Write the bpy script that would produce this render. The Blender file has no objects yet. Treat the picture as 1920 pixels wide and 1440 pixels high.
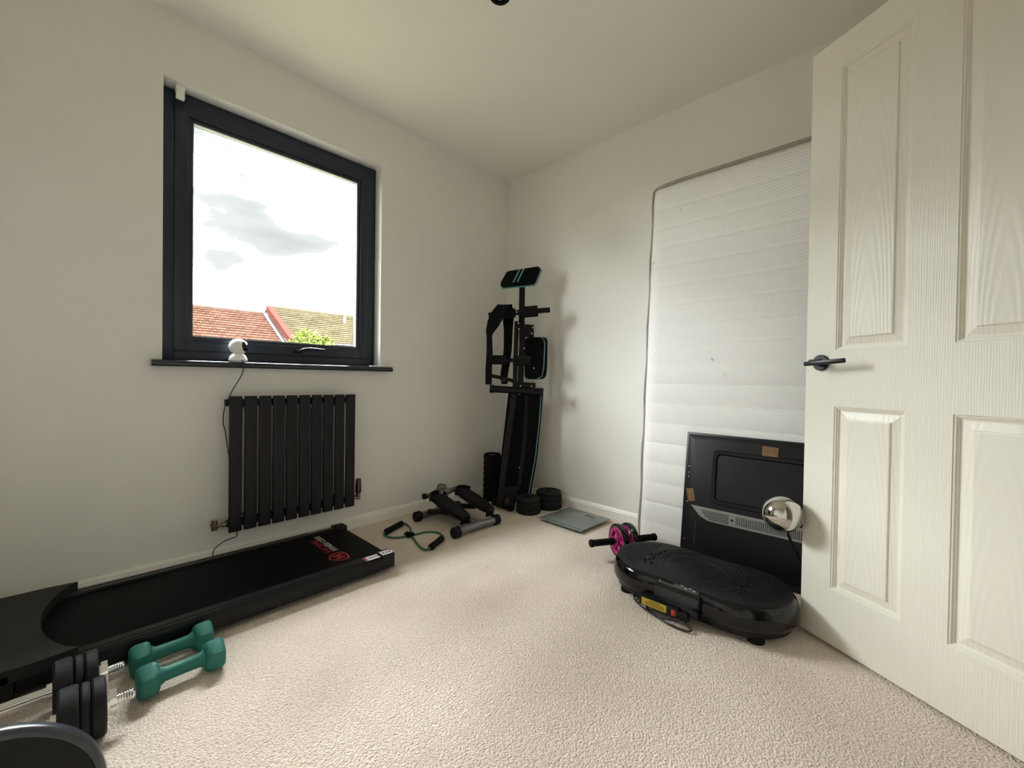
import bpy, bmesh, math, random
from mathutils import Vector, Matrix
random.seed(7)
PI = math.pi
COL = bpy.context.scene.collection
SC = bpy.context.scene

# ------------------------------------------------------------------ camera
FPX, YAW, PITCH, ROLL = 780.69, 0.76153, -0.011753, 0.014567
CAM = Vector((-2.33255, -2.28953, 0.86402))
_fw = Vector((math.cos(PITCH)*math.cos(YAW), math.cos(PITCH)*math.sin(YAW), math.sin(PITCH)))
_rt0 = Vector((math.sin(YAW), -math.cos(YAW), 0)); _up0 = _rt0.cross(_fw)
_rt = _rt0*math.cos(ROLL) + _up0*math.sin(ROLL)
_up = -_rt0*math.sin(ROLL) + _up0*math.cos(ROLL)
cd = bpy.data.cameras.new('camera'); cam = bpy.data.objects.new('camera', cd); COL.objects.link(cam)
M = Matrix((_rt, _up, -_fw)).transposed().to_4x4(); M.translation = CAM
cam.matrix_world = M
cd.sensor_fit = 'HORIZONTAL'; cd.sensor_width = 36.0; cd.lens = FPX/1920*36.0
cd.clip_start = 0.02; cd.clip_end = 300
SC.camera = cam

def at_depth(px, py, d):
    """world point seen at photo pixel (px,py), d metres along the viewing axis"""
    return CAM + d*(_fw + _rt*((px-960)/FPX) - _up*((py-720)/FPX))

# ------------------------------------------------------------------ world: bright overcast sky
HALL_LAMP = 6.0
SKY_BRIGHT, SKY_DARK = 44.0, 0.96
SC.view_settings.view_transform = 'Standard'; SC.view_settings.look = 'None'
SC.view_settings.gamma = 1.0; SC.view_settings.exposure = 0.0
SC.view_settings.use_curve_mapping = False
SC.cycles.max_bounces = 14; SC.cycles.diffuse_bounces = 9; SC.cycles.glossy_bounces = 6
SC.cycles.transparent_max_bounces = 12; SC.cycles.use_denoising = True
SC.cycles.caustics_reflective = False; SC.cycles.caustics_refractive = False
W = bpy.data.worlds.new('overcast_sky'); SC.world = W; W.use_nodes = True
nt = W.node_tree; nt.nodes.clear()
out = nt.nodes.new('ShaderNodeOutputWorld'); bg = nt.nodes.new('ShaderNodeBackground')
tc = nt.nodes.new('ShaderNodeTexCoord'); mp = nt.nodes.new('ShaderNodeMapping')
mp.inputs['Scale'].default_value = (1.0, 1.0, 2.6); mp.inputs['Location'].default_value = (0.37, 0.1, 0.62)
nz = nt.nodes.new('ShaderNodeTexNoise'); nz.inputs['Scale'].default_value = 4.2
nz.inputs['Detail'].default_value = 5.0; nz.inputs['Roughness'].default_value = 0.5
mr = nt.nodes.new('ShaderNodeMapRange'); mr.interpolation_type = 'SMOOTHSTEP'      # bright gaps between the clouds
mr.inputs['From Min'].default_value = 0.49; mr.inputs['From Max'].default_value = 0.585
mr.inputs['To Min'].default_value = SKY_BRIGHT; mr.inputs['To Max'].default_value = 0.0
m2 = nt.nodes.new('ShaderNodeMapRange')                                               # grey cloud bellies
m2.interpolation_type = 'SMOOTHSTEP'; m2.inputs['From Min'].default_value = 0.56; m2.inputs['From Max'].default_value = 0.74
m2.inputs['To Min'].default_value = 1.02; m2.inputs['To Max'].default_value = SKY_DARK*.85
ads = nt.nodes.new('ShaderNodeMath'); ads.operation = 'ADD'
nt.links.new(tc.outputs['Generated'], mp.inputs['Vector']); nt.links.new(mp.outputs[0], nz.inputs['Vector'])
nt.links.new(nz.outputs['Fac'], mr.inputs['Value']); nt.links.new(nz.outputs['Fac'], m2.inputs['Value'])
sx = nt.nodes.new('ShaderNodeSeparateXYZ'); nt.links.new(tc.outputs['Generated'], sx.inputs[0])
cie = nt.nodes.new('ShaderNodeMapRange'); cie.inputs['To Min'].default_value = 0.42; cie.inputs['To Max'].default_value = 2.5   # overcast sky, brightest overhead
nt.links.new(sx.outputs[2], cie.inputs['Value'])
cm_ = nt.nodes.new('ShaderNodeMath'); cm_.operation = 'MULTIPLY'; nt.links.new(mr.outputs[0], cm_.inputs[0]); nt.links.new(cie.outputs[0], cm_.inputs[1])
nt.links.new(cm_.outputs[0], ads.inputs[0]); nt.links.new(m2.outputs[0], ads.inputs[1])
bg.inputs['Color'].default_value = (0.96, 0.985, 1.0, 1)
nt.links.new(ads.outputs[0], bg.inputs['Strength']); nt.links.new(bg.outputs[0], out.inputs['Surface'])

# light portal filling the window opening (guides sky sampling, gives off no light itself)
pl = bpy.data.lights.new('window_portal', 'AREA'); pl.shape = 'RECTANGLE'; pl.size = 1.0; pl.size_y = 1.2
pl.cycles.is_portal = True
po = bpy.data.objects.new('window_portal', pl); COL.objects.link(po)
po.location = (-1.578, 0.146, 1.52); po.rotation_euler = (-PI/2, 0, 0)   # faces the room (-y)

# ------------------------------------------------------------------ materials
MATS = {}
def mat(name, col, rough=0.5, metal=0.0, spec=0.5, noise=0.0, nscale=20.0, bump=0.0, bscale=200.0, coat=0.0, col2=None, ndetail=4.0, emit=None, stretch=None):
    if name in MATS: return MATS[name]
    m = bpy.data.materials.new(name); m.use_nodes = True
    t = m.node_tree; b = t.nodes['Principled BSDF']
    b.inputs['Base Color'].default_value = (*col, 1); b.inputs['Roughness'].default_value = rough
    b.inputs['Metallic'].default_value = metal; b.inputs['Specular IOR Level'].default_value = spec
    if coat: b.inputs['Coat Weight'].default_value = coat; b.inputs['Coat Roughness'].default_value = 0.03
    tcn = t.nodes.new('ShaderNodeTexCoord'); vec = tcn.outputs['Object']
    if stretch:
        mpn = t.nodes.new('ShaderNodeMapping'); mpn.inputs['Scale'].default_value = stretch
        t.links.new(vec, mpn.inputs['Vector']); vec = mpn.outputs[0]
    if noise or col2:
        n = t.nodes.new('ShaderNodeTexNoise'); n.inputs['Scale'].default_value = nscale; n.inputs['Detail'].default_value = ndetail
        t.links.new(vec, n.inputs['Vector'])
        r = t.nodes.new('ShaderNodeValToRGB')
        c2 = col2 if col2 else tuple(c*(1-noise) for c in col); c1 = col if col2 else tuple(min(1, c*(1+noise)) for c in col)
        r.color_ramp.elements[0].position = 0.32; r.color_ramp.elements[1].position = 0.68
        r.color_ramp.elements[0].color = (*c2, 1); r.color_ramp.elements[1].color = (*c1, 1)
        t.links.new(n.outputs['Fac'], r.inputs['Fac']); t.links.new(r.outputs['Color'], b.inputs['Base Color'])
    if bump:
        n2 = t.nodes.new('ShaderNodeTexNoise'); n2.inputs['Scale'].default_value = bscale; n2.inputs['Detail'].default_value = 3
        t.links.new(vec, n2.inputs['Vector'])
        bp = t.nodes.new('ShaderNodeBump'); bp.inputs['Strength'].default_value = bump; bp.inputs['Distance'].default_value = 0.002
        t.links.new(n2.outputs['Fac'], bp.inputs['Height']); t.links.new(bp.outputs[0], b.inputs['Normal'])
    if emit:
        b.inputs['Emission Color'].default_value = (*emit[:3], 1); b.inputs['Emission Strength'].default_value = emit[3]
    MATS[name] = m
    return m

def nodes_of(m):
    t = m.node_tree; return t, t.nodes['Principled BSDF'], [n for n in t.nodes if n.type == 'TEX_COORD'][0]

WALLC = (0.805, 0.79, 0.75)
m_wall = mat('painted_wall', WALLC, 0.75, spec=0.3, noise=0.02, nscale=1.7, bump=0.12, bscale=60)
m_ceil = mat('painted_ceiling', (0.83, 0.812, 0.76), 0.8, spec=0.2, noise=0.015, nscale=1.3, bump=0.1, bscale=50)
m_skirt = mat('skirting_gloss', (0.86, 0.85, 0.80), 0.35, noise=0.01, nscale=8)
m_navy = mat('anthracite_upvc', (0.0145, 0.0215, 0.036), 0.36, spec=0.45, noise=0.08, nscale=30, bump=0.05, bscale=300)
m_white = mat('white_plastic', (0.82, 0.82, 0.80), 0.4, noise=0.01, nscale=30)
m_black = mat('black_plastic', (0.005, 0.005, 0.0055), 0.45, spec=0.3, noise=0.1, nscale=40, bump=0.05, bscale=500)
m_blackmat = mat('black_rubber', (0.006, 0.006, 0.0065), 0.75, spec=0.25, noise=0.15, nscale=60, bump=0.25, bscale=420)
m_gloss = mat('gloss_black', (0.003, 0.003, 0.0035), 0.08, spec=0.42, noise=0.05, nscale=20)
m_chrome = mat('chrome', (0.82, 0.82, 0.82), 0.09, metal=1.0, noise=0.03, nscale=15)
m_mirror = mat('mirror_chrome', (0.60, 0.59, 0.57), 0.03, metal=1.0, noise=0.01, nscale=5)
m_steel = mat('bolt_steel', (0.6, 0.6, 0.6), 0.3, metal=1.0, noise=0.05, nscale=60)
m_teal = mat('teal_piping', (0.10, 0.27, 0.29), 0.55, noise=0.06, nscale=50)
m_vinyl = mat('black_vinyl', (0.0025, 0.0025, 0.003), 0.55, spec=0.10, noise=0.1, nscale=35, bump=0.15, bscale=250)
m_frame = mat('black_powdercoat', (0.0045, 0.0045, 0.005), 0.42, spec=0.2, noise=0.08, nscale=80, bump=0.08, bscale=600)
m_foam = mat('black_foam', (0.005, 0.005, 0.0055), 0.85, spec=0.2, noise=0.15, nscale=90, bump=0.3, bscale=500)
m_red = mat('red_print', (0.42, 0.02, 0.03), 0.5, noise=0.05, nscale=40)
m_wprint = mat('white_print', (0.75, 0.75, 0.75), 0.5, noise=0.02, nscale=40)
m_dprint = mat('dark_print', (0.03, 0.03, 0.03), 0.5, noise=0.02, nscale=40)

# carpet: twisted beige pile
m_carpet = mat('beige_carpet', (0.56, 0.455, 0.36), 0.95, spec=0.1)
t, b, tcn = nodes_of(m_carpet)
n1 = t.nodes.new('ShaderNodeTexNoise'); n1.inputs['Scale'].default_value = 150; n1.inputs['Detail'].default_value = 4; n1.inputs['Roughness'].default_value = 0.65
n2 = t.nodes.new('ShaderNodeTexNoise'); n2.inputs['Scale'].default_value = 3.2; n2.inputs['Detail'].default_value = 5
vo = t.nodes.new('ShaderNodeTexVoronoi'); vo.inputs['Scale'].default_value = 190; vo.inputs['Randomness'].default_value = 1.0
for n in (n1, n2, vo): t.links.new(tcn.outputs['Object'], n.inputs['Vector'])
r1 = t.nodes.new('ShaderNodeValToRGB'); r1.color_ramp.elements[0].position = 0.33; r1.color_ramp.elements[1].position = 0.64
r1.color_ramp.elements[0].color = (0.67, 0.56, 0.465, 1); r1.color_ramp.elements[1].color = (0.95, 0.83, 0.725, 1)
t.links.new(n1.outputs['Fac'], r1.inputs['Fac'])
r2 = t.nodes.new('ShaderNodeValToRGB'); r2.color_ramp.elements[0].position = 0.30; r2.color_ramp.elements[1].position = 0.60
r2.color_ramp.elements[0].color = (0.92, 0.90, 0.88, 1); r2.color_ramp.elements[1].color = (1, 1, 1, 1)
t.links.new(n2.outputs['Fac'], r2.inputs['Fac'])
mx = t.nodes.new('ShaderNodeMix'); mx.data_type = 'RGBA'; mx.blend_type = 'MULTIPLY'; mx.inputs[0].default_value = 1
t.links.new(r1.outputs['Color'], mx.inputs[6]); t.links.new(r2.outputs['Color'], mx.inputs[7])
t.links.new(mx.outputs[2], b.inputs['Base Color'])
ad = t.nodes.new('ShaderNodeMath'); ad.operation = 'SUBTRACT'
t.links.new(n1.outputs['Fac'], ad.inputs[0]); t.links.new(vo.outputs['Distance'], ad.inputs[1])
bp = t.nodes.new('ShaderNodeBump'); bp.inputs['Strength'].default_value = 0.75; bp.inputs['Distance'].default_value = 0.006
t.links.new(ad.outputs[0], bp.inputs['Height']); t.links.new(bp.outputs[0], b.inputs['Normal'])
b.inputs['Sheen Weight'].default_value = 0.15

# window glass: thin pane, clear with a faint reflection
m_glass = bpy.data.materials.new('window_glass'); m_glass.use_nodes = True
t = m_glass.node_tree; t.nodes.clear()
o_ = t.nodes.new('ShaderNodeOutputMaterial'); tr = t.nodes.new('ShaderNodeBsdfTransparent'); gl = t.nodes.new('ShaderNodeBsdfGlossy')
gl.inputs['Roughness'].default_value = 0.02; tr.inputs['Color'].default_value = (0.97, 0.985, 0.98, 1)
lw = t.nodes.new('ShaderNodeLayerWeight'); lw.inputs['Blend'].default_value = 0.5
pw_ = t.nodes.new('ShaderNodeMath'); pw_.operation = 'POWER'; pw_.inputs[1].default_value = 5.0; t.links.new(lw.outputs['Facing'], pw_.inputs[0])
fr = t.nodes.new('ShaderNodeMath'); fr.operation = 'MULTIPLY_ADD'; fr.inputs[1].default_value = 0.9; fr.inputs[2].default_value = 0.03; t.links.new(pw_.outputs[0], fr.inputs[0])
ms = t.nodes.new('ShaderNodeMixShader'); t.links.new(fr.outputs[0], ms.inputs[0]); t.links.new(tr.outputs[0], ms.inputs[1]); t.links.new(gl.outputs[0], ms.inputs[2])
t.links.new(ms.outputs[0], o_.inputs['Surface'])

# ------------------------------------------------------------------ mesh helpers
def bm_(): return bmesh.new()
def add_box(bm, c, s, rot=None, bevel=0.0, seg=2):
    vs = bmesh.ops.create_cube(bm, size=1.0)['verts']
    mtx = Matrix.Diagonal((*s, 1))
    for v in vs: v.co = mtx @ v.co
    if bevel:
        es = list({e for v in vs for e in v.link_edges})
        r = bmesh.ops.bevel(bm, geom=es+vs, offset=bevel, segments=seg, profile=0.5, affect='EDGES')
        vs = list({v for v in r['verts']} | {v for v in vs if v.is_valid} | {v for f in r['faces'] for v in f.verts})
    R = rot.to_4x4() if rot is not None else Matrix.Identity(4)
    for v in vs: v.co = R @ v.co + Vector(c)
    return vs
def span(bm, a, b, bevel=0.0, seg=2):
    a = Vector(a); b = Vector(b)
    return add_box(bm, (a+b)/2, [abs(b[i]-a[i]) for i in range(3)], None, bevel, seg)
def basis(d):
    d = d.normalized(); a = Vector((0, 0, 1)) if abs(d.z) < 0.95 else Vector((1, 0, 0))
    u = d.cross(a).normalized(); return u, d.cross(u).normalized()
def add_tube(bm, pts, r, seg=12, cap=True, closed=False):
    """swept round tube through pts; r number or list"""
    pts = [Vector(p) for p in pts]; n = len(pts); rings = []
    rr = r if isinstance(r, (list, tuple)) else [r]*n
    u = None
    for i, p in enumerate(pts):
        if closed: d = pts[(i+1) % n]-pts[i-1]
        else: d = pts[min(i+1, n-1)]-pts[max(i-1, 0)]
        if d.length < 1e-9: d = Vector((0, 0, 1))
        d.normalize()
        if u is None: u, v = basis(d)
        else:
            u = (u - d*u.dot(d)).normalized(); v = d.cross(u)
        v = d.cross(u)
        rings.append([bm.verts.new(p + rr[i]*(math.cos(2*PI*k/seg)*u + math.sin(2*PI*k/seg)*v)) for k in range(seg)])
    m = n if closed else n-1
    for i in range(m):
        A = rings[i]; B = rings[(i+1) % n]
        for k in range(seg): bm.faces.new((A[k], A[(k+1) % seg], B[(k+1) % seg], B[k]))
    if cap and not closed:
        bm.faces.new(rings[0][::-1]); bm.faces.new(rings[-1])
def add_lathe(bm, prof, o, axis, seg=32):
    """prof: list of (radius, height along axis)"""
    o = Vector(o); d = Vector(axis).normalized(); u, v = basis(d); rings = []
    for r, h in prof:
        if r < 1e-6: rings.append([bm.verts.new(o+d*h)])
        else: rings.append([bm.verts.new(o+d*h + r*(math.cos(2*PI*k/seg)*u+math.sin(2*PI*k/seg)*v)) for k in range(seg)])
    for A, B in zip(rings, rings[1:]):
        for k in range(seg):
            k2 = (k+1) % seg
            if len(A) == 1 and len(B) == 1: continue
            if len(A) == 1: bm.faces.new((A[0], B[k2], B[k]))
            elif len(B) == 1: bm.faces.new((A[k], A[k2], B[0]))
            else: bm.faces.new((A[k], A[k2], B[k2], B[k]))
def add_prism(bm, poly, z0, z1, mtx=None):
    lo = [bm.verts.new((x, y, z0)) for x, y in poly]; hi = [bm.verts.new((x, y, z1)) for x, y in poly]
    n = len(poly)
    for i in range(n): bm.faces.new((lo[i], lo[(i+1) % n], hi[(i+1) % n], hi[i]))
    bm.faces.new(lo[::-1]); bm.faces.new(hi)
    if mtx is not None:
        for v in lo+hi: v.co = mtx @ v.co
    return lo+hi
def add_loft(bm, loops, cap0=True, cap1=True, closed=True):
    R = [[bm.verts.new(p) for p in L] for L in loops]; n = len(R[0])
    for A, B in zip(R, R[1:]):
        for k in range(n if closed else n-1): bm.faces.new((A[k], A[(k+1) % n], B[(k+1) % n], B[k]))
    if cap0: bm.faces.new(R[0][::-1])
    if cap1: bm.faces.new(R[-1])
def ribbon(bm, pts, widths, side, th):
    """flat strap through pts, widths along 'side' vectors, thickness th"""
    loops = []
    for i, p in enumerate(pts):
        d = (pts[min(i+1, len(pts)-1)]-pts[max(i-1, 0)]).normalized()
        s = (side - d*side.dot(d)).normalized(); nrm = d.cross(s); w = widths[i]/2
        loops.append([p+s*w+nrm*th/2, p-s*w+nrm*th/2, p-s*w-nrm*th/2, p+s*w-nrm*th/2])
    add_loft(bm, loops)

OFF = {}
def link(name, me, m, parent=None):
    o = bpy.data.objects.new(name, me); COL.objects.link(o)
    if m is not None and not me.materials: me.materials.append(m)
    if parent is not None: o.parent = parent
    return o
def obj(name, bm, m, parent=None, local=False, smooth=35):
    """one mesh object; with a parent, world-space vertices are moved into the parent's frame unless local"""
    if parent is not None and not local:
        inv = OFF.get(parent, Matrix.Identity(4)).inverted()
        bmesh.ops.transform(bm, matrix=inv, verts=bm.verts)
    bmesh.ops.recalc_face_normals(bm, faces=bm.faces)
    me = bpy.data.meshes.new(name); bm.to_mesh(me); bm.free()
    if smooth:
        for p in me.polygons: p.use_smooth = True
        me.set_sharp_from_angle(angle=math.radians(smooth))
    o = link(name, me, m, parent)
    OFF[o] = OFF.get(parent, Matrix.Identity(4)) if parent is not None else Matrix.Identity(4)
    return o
def rebase(o, loc):
    """give a single-mesh thing its origin at its base"""
    loc = Vector(loc); o.data.transform(Matrix.Translation(-loc)); o.location = loc
    OFF[o] = Matrix.Translation(loc); return o
def tag(o, label, cat, group=None):
    o['label'] = label; o['category'] = cat
    if group: o['group'] = group
    return o
def thing(name, label, cat, loc, rotz=0.0, group=None):
    o = bpy.data.objects.new(name, None); COL.objects.link(o); o.empty_display_size = 0.05
    o.location = loc; o.rotation_euler = (0, 0, rotz)
    OFF[o] = Matrix.Translation(Vector(loc)) @ Matrix.Rotation(rotz, 4, 'Z')
    if label: tag(o, label, cat, group)
    return o
def struct(o, label=None):
    o['kind'] = 'structure'
    if label: o['label'] = label
    return o
def dup(src, loc, rotz=0.0):
    r = src.copy(); COL.objects.link(r); r.location = loc; r.rotation_euler = (0, 0, rotz)
    def rec(a, b):
        for ch in list(a.children):
            c = ch.copy(); COL.objects.link(c); c.parent = b; rec(ch, c)
    rec(src, r); return r
def text_bm(s, size, mtx, depth=0.0004):
    cu = bpy.data.curves.new('lettering', 'FONT'); cu.body = s; cu.size = size; cu.extrude = depth; cu.resolution_u = 3
    cu.align_x = 'LEFT'
    o = bpy.data.objects.new('lettering', cu); COL.objects.link(o)
    dg = bpy.context.evaluated_depsgraph_get(); me = bpy.data.meshes.new_from_object(o.evaluated_get(dg))
    bpy.data.objects.remove(o); bpy.data.curves.remove(cu)
    bm = bm_(); bm.from_mesh(me); bpy.data.meshes.remove(me)
    bmesh.ops.transform(bm, matrix=mtx, verts=bm.verts); return bm
def frame_mtx(o, x, y):
    x = Vector(x).normalized(); y = Vector(y); y = (y-x*y.dot(x)).normalized(); z = x.cross(y)
    m = Matrix((x, y, z)).transposed().to_4x4(); m.translation = Vector(o); return m

# ------------------------------------------------------------------ room shell
XL, YN, H = -2.80, -2.66, 2.40          # left wall, near wall, ceiling height
WX0, WX1, WZ0, WZ1 = -2.079, -1.0764, 0.925, 2.121   # window opening
TH = 0.150
bm = bm_(); span(bm, (XL-.1, YN-1.5, -.12), (.1, TH, 0)); floor = struct(obj('floor', bm, m_carpet, smooth=0), 'beige twist pile carpet')
bm = bm_(); span(bm, (XL-.1, YN-1.5, H), (.1, TH, H+.12)); struct(obj('ceiling', bm, m_ceil, smooth=0), 'off white painted ceiling')
bm = bm_()
span(bm, (XL-.1, 0, 0), (WX0, TH, H)); span(bm, (WX1, 0, 0), (.1, TH, H))
span(bm, (WX0, 0, 0), (WX1, TH, WZ0-.02)); span(bm, (WX0, 0, WZ1), (WX1, TH, H))
struct(obj('wall_back', bm, m_wall, smooth=0), 'off white painted wall holding the window')
bm = bm_(); span(bm, (0, YN-1.5, 0), (.1, 0, H)); struct(obj('wall_right', bm, m_wall, smooth=0), 'off white painted wall behind the mattress')
bm = bm_(); span(bm, (XL-.1, YN-1.5, 0), (XL, 0, H)); struct(obj('wall_left', bm, m_wall, smooth=0), 'off white painted side wall')
DX0, DX1 = -1.64, -0.925               # doorway in the near wall
bm = bm_()
span(bm, (XL, YN-.1, 0), (DX0, YN, H)); span(bm, (DX1, YN-.1, 0), (0, YN, H)); span(bm, (DX0, YN-.1, 2.01), (DX1, YN, H))
struct(obj('wall_front', bm, m_wall, smooth=0), 'off white painted wall with the doorway')
bm = bm_(); span(bm, (XL, YN-1.5, 0), (0, YN-1.4, H)); struct(obj('wall_hall', bm, m_wall, smooth=0), 'painted wall across the hall')
def architrave():
    bm = bm_()
    for x in (DX0-.06, DX1+.005): span(bm, (x, YN, 0), (x+.055, YN+.015, 2.07), .003)
    span(bm, (DX0-.06, YN, 2.015), (DX1+.06, YN+.015, 2.07), .003)
    return struct(obj('trim_1', bm, m_skirt), 'white painted door architrave')
architrave()
# hall ceiling lamp beyond the doorway
hlamp = thing('hall_lamp', 'warm globe lamp on the hall ceiling outside the doorway', 'ceiling light', (-.42, YN-.55, H))
bm = bm_(); add_lathe(bm, [(0, 0), (.07, 0), (.07, .02), (0, .02)], (-.42, YN-.55, H), (0, 0, -1), 24); obj('ceiling_plate', bm, m_white, hlamp)
bm = bm_(); add_lathe(bm, [(.001, -.1)]+[(.1*math.cos(a), .1*math.sin(a)) for a in [math.radians(-80+10*k) for k in range(17)]]+[(.001, .1)], (-.42, YN-.55, H-.12), (0, 0, 1), 24)
obj('glass_globe', bm, mat('lit_globe', (.9, .85, .75), .4, noise=.01, emit=(1.0, .80, .56, HALL_LAMP)), hlamp)
def skirting(name, a, b, nrm, label):
    a = Vector(a); b = Vector(b); nrm = Vector(nrm); bm = bm_()
    prof = [(0, 0), (.015, 0), (.015, .047), (.012, .052), (.012, .056), (.006, .066), (0, .066)]
    loops = [[P + nrm*x + Vector((0, 0, z)) for x, z in prof] for P in (a, b)]
    add_loft(bm, loops); return struct(obj(name, bm, m_skirt, smooth=20), label)
skirting('baseboard_back', (XL, 0, 0), (0, 0, 0), (0, -1, 0), 'white skirting board under the window')
skirting('baseboard_right', (0, 0, 0), (0, YN, 0), (-1, 0, 0), 'white skirting board behind the mattress')
skirting('baseboard_left', (XL, YN, 0), (XL, 0, 0), (1, 0, 0), 'white skirting board on the side wall')

# ------------------------------------------------------------------ window
win = thing('window_1', None, None, ((WX0+WX1)/2, 0, WZ0)); struct(win, 'dark framed casement window')
def ring_frame(bm, x0, x1, z0, z1, w, y0, y1, bev=.003, wb=None):
    wb = wb or w
    span(bm, (x0, y0, z0), (x0+w, y1, z1), bev); span(bm, (x1-w, y0, z0), (x1, y1, z1), bev)
    span(bm, (x0+w-.002, y0, z1-w), (x1-w+.002, y1, z1), bev); span(bm, (x0+w-.002, y0, z0), (x1-w+.002, y1, z0+wb), bev)
FY = 0.072                                   # inner face of the window frame
bm = bm_(); ring_frame(bm, WX0, WX1, WZ0, WZ1-.005, .050, FY, FY+.07); frm = obj('window_frame', bm, m_navy, win)
SX0, SX1, SZ0, SZ1 = WX0+.046, WX1-.046, WZ0+.046, WZ1-.05
bm = bm_(); ring_frame(bm, SX0, SX1, SZ0, SZ1, .050, FY-.006, FY+.05, .004)
sash = obj('sash', bm, m_navy, win)
bm = bm_(); ring_frame(bm, SX0+.046, SX1-.046, SZ0+.046, SZ1-.046, .022, FY+.002, FY+.045, .004); obj('glazing_bead', bm, m_navy, sash)
bm = bm_(); ring_frame(bm, SX0+.066, SX1-.066, SZ0+.066, SZ1-.066, .004, FY+.006, FY+.03, 0); obj('glazing_gasket', bm, mat('grey_gasket', (.35, .35, .35), .6, noise=.03), sash)
bm = bm_(); span(bm, (SX0+.066, FY+.012, SZ0+.066), (SX1-.066, FY+.016, SZ1-.066)); obj('pane', bm, m_glass, win, smooth=0)
# handle: rose plate + cranked lever
bm = bm_(); add_box(bm, (-1.517, FY-.018, SZ0+.022), (.030, .012, .020), None, .003)
hd = obj('handle', bm, m_black, win)
bm = bm_(); add_tube(bm, [(-1.522, FY-.022, SZ0+.022), (-1.515, FY-.04, SZ0+.024), (-1.495, FY-.047, SZ0+.034), (-1.46, FY-.047, SZ0+.038), (-1.39, FY-.047, SZ0+.036)], [.007, .008, .008, .007, .005], 10)
obj('lever', bm, mat('satin_black_lever', (.03, .03, .03), .22, metal=.6, noise=.04), hd)
# sill board with rounded nose
bm = bm_()
prof = [(.0, .897), (-.047, .897), (-.053, .900), (-.057, .906), (-.057, .914), (-.053, .921), (-.046, .9245), (0, .925)]
loops = [[Vector((x, y, z)) for y, z in prof] for x in (-2.118, -1.022)]; add_loft(bm, loops)
span(bm, (WX0, 0, .9), (WX1, FY+.01, .925))
obj('window_sill', bm, mat('gloss_anthracite_sill', (.017, .0225, .032), .16, spec=.6, noise=.06, nscale=30), win)

# ------------------------------------------------------------------ door
DOOR_O = Vector((-.5729, -2.0289, .010)); DD = Vector((-.50148, -.86517, 0))
DOOR_R = math.atan2(DD.y, DD.x)
door = thing('door_1', None, None, DOOR_O, DOOR_R); struct(door, 'cream moulded four panel door standing open')
# local frame: +x along the leaf from free edge to hinge, +z up, room side face at y=0 looking to -y
m_door = mat('cream_door_paint', (.78, .755, .665), .38, spec=.4)
t, b, tcn = nodes_of(m_door)
mpn = t.nodes.new('ShaderNodeMapping'); mpn.inputs['Scale'].default_value = (1.0, 1.0, .07); t.links.new(tcn.outputs['Object'], mpn.inputs['Vector'])
wv = t.nodes.new('ShaderNodeTexWave'); wv.wave_type = 'BANDS'; wv.bands_direction = 'X'; wv.inputs['Scale'].default_value = 58; wv.inputs['Distortion'].default_value = 7.0
wv.inputs['Detail'].default_value = 2.5; wv.inputs['Detail Scale'].default_value = 1.6
t.links.new(mpn.outputs[0], wv.inputs['Vector'])
nf = t.nodes.new('ShaderNodeTexNoise'); nf.inputs['Scale'].default_value = 420; nf.inputs['Detail'].default_value = 2; t.links.new(mpn.outputs[0], nf.inputs['Vector'])
sm = t.nodes.new('ShaderNodeMath'); sm.operation = 'MULTIPLY_ADD'; sm.inputs[1].default_value = .55
t.links.new(nf.outputs['Fac'], sm.inputs[0]); t.links.new(wv.outputs['Fac'], sm.inputs[2])
bp = t.nodes.new('ShaderNodeBump'); bp.inputs['Strength'].default_value = .20; bp.inputs['Distance'].default_value = .0011
t.links.new(sm.outputs[0], bp.inputs['Height']); t.links.new(bp.outputs[0], b.inputs['Normal'])
m_dpanel = mat('cream_door_panel_paint', (.78, .755, .665), .38, spec=.4)
t, b, tcn = nodes_of(m_dpanel)                    # embossed cathedral grain, centred on each panel
mpn = t.nodes.new('ShaderNodeMapping'); mpn.inputs['Scale'].default_value = (1.0, 0.0, .085); mpn.inputs['Location'].default_value = (.012, 0, .05); t.links.new(tcn.outputs['Object'], mpn.inputs['Vector'])
wv = t.nodes.new('ShaderNodeTexWave'); wv.wave_type = 'RINGS'; wv.rings_direction = 'Y'; wv.inputs['Scale'].default_value = 34; wv.inputs['Distortion'].default_value = 2.6; wv.inputs['Detail'].default_value = 2.0; wv.inputs['Detail Scale'].default_value = 1.1
nf = t.nodes.new('ShaderNodeTexNoise'); nf.inputs['Scale'].default_value = 420; nf.inputs['Detail'].default_value = 2
for n_ in (wv, nf): t.links.new(mpn.outputs[0], n_.inputs['Vector'])
sm = t.nodes.new('ShaderNodeMath'); sm.operation = 'MULTIPLY_ADD'; sm.inputs[1].default_value = .4
t.links.new(nf.outputs['Fac'], sm.inputs[0]); t.links.new(wv.outputs['Fac'], sm.inputs[2])
bp = t.nodes.new('ShaderNodeBump'); bp.inputs['Strength'].default_value = .22; bp.inputs['Distance'].default_value = .0013
t.links.new(sm.outputs[0], bp.inputs['Height']); t.links.new(bp.outputs[0], b.inputs['Normal'])
DW, DH, DT = .69, 1.981, .036
panels = [(.098, .294, .182, .780), (.398, .594, .182, .780), (.098, .294, .964, 1.880), (.398, .594, .964, 1.880)]
us = [0, .098, .294, .398, .594, DW]; zs = [0, .182, .780, .964, 1.880, DH]
bm = bm_()
for i in range(5):
    for j in range(5):
        if i in (1, 3) and j in (1, 3): continue
        bm.faces.new([bm.verts.new(p) for p in ((us[i], 0, zs[j]), (us[i+1], 0, zs[j]), (us[i+1], 0, zs[j+1]), (us[i], 0, zs[j+1]))])
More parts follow.
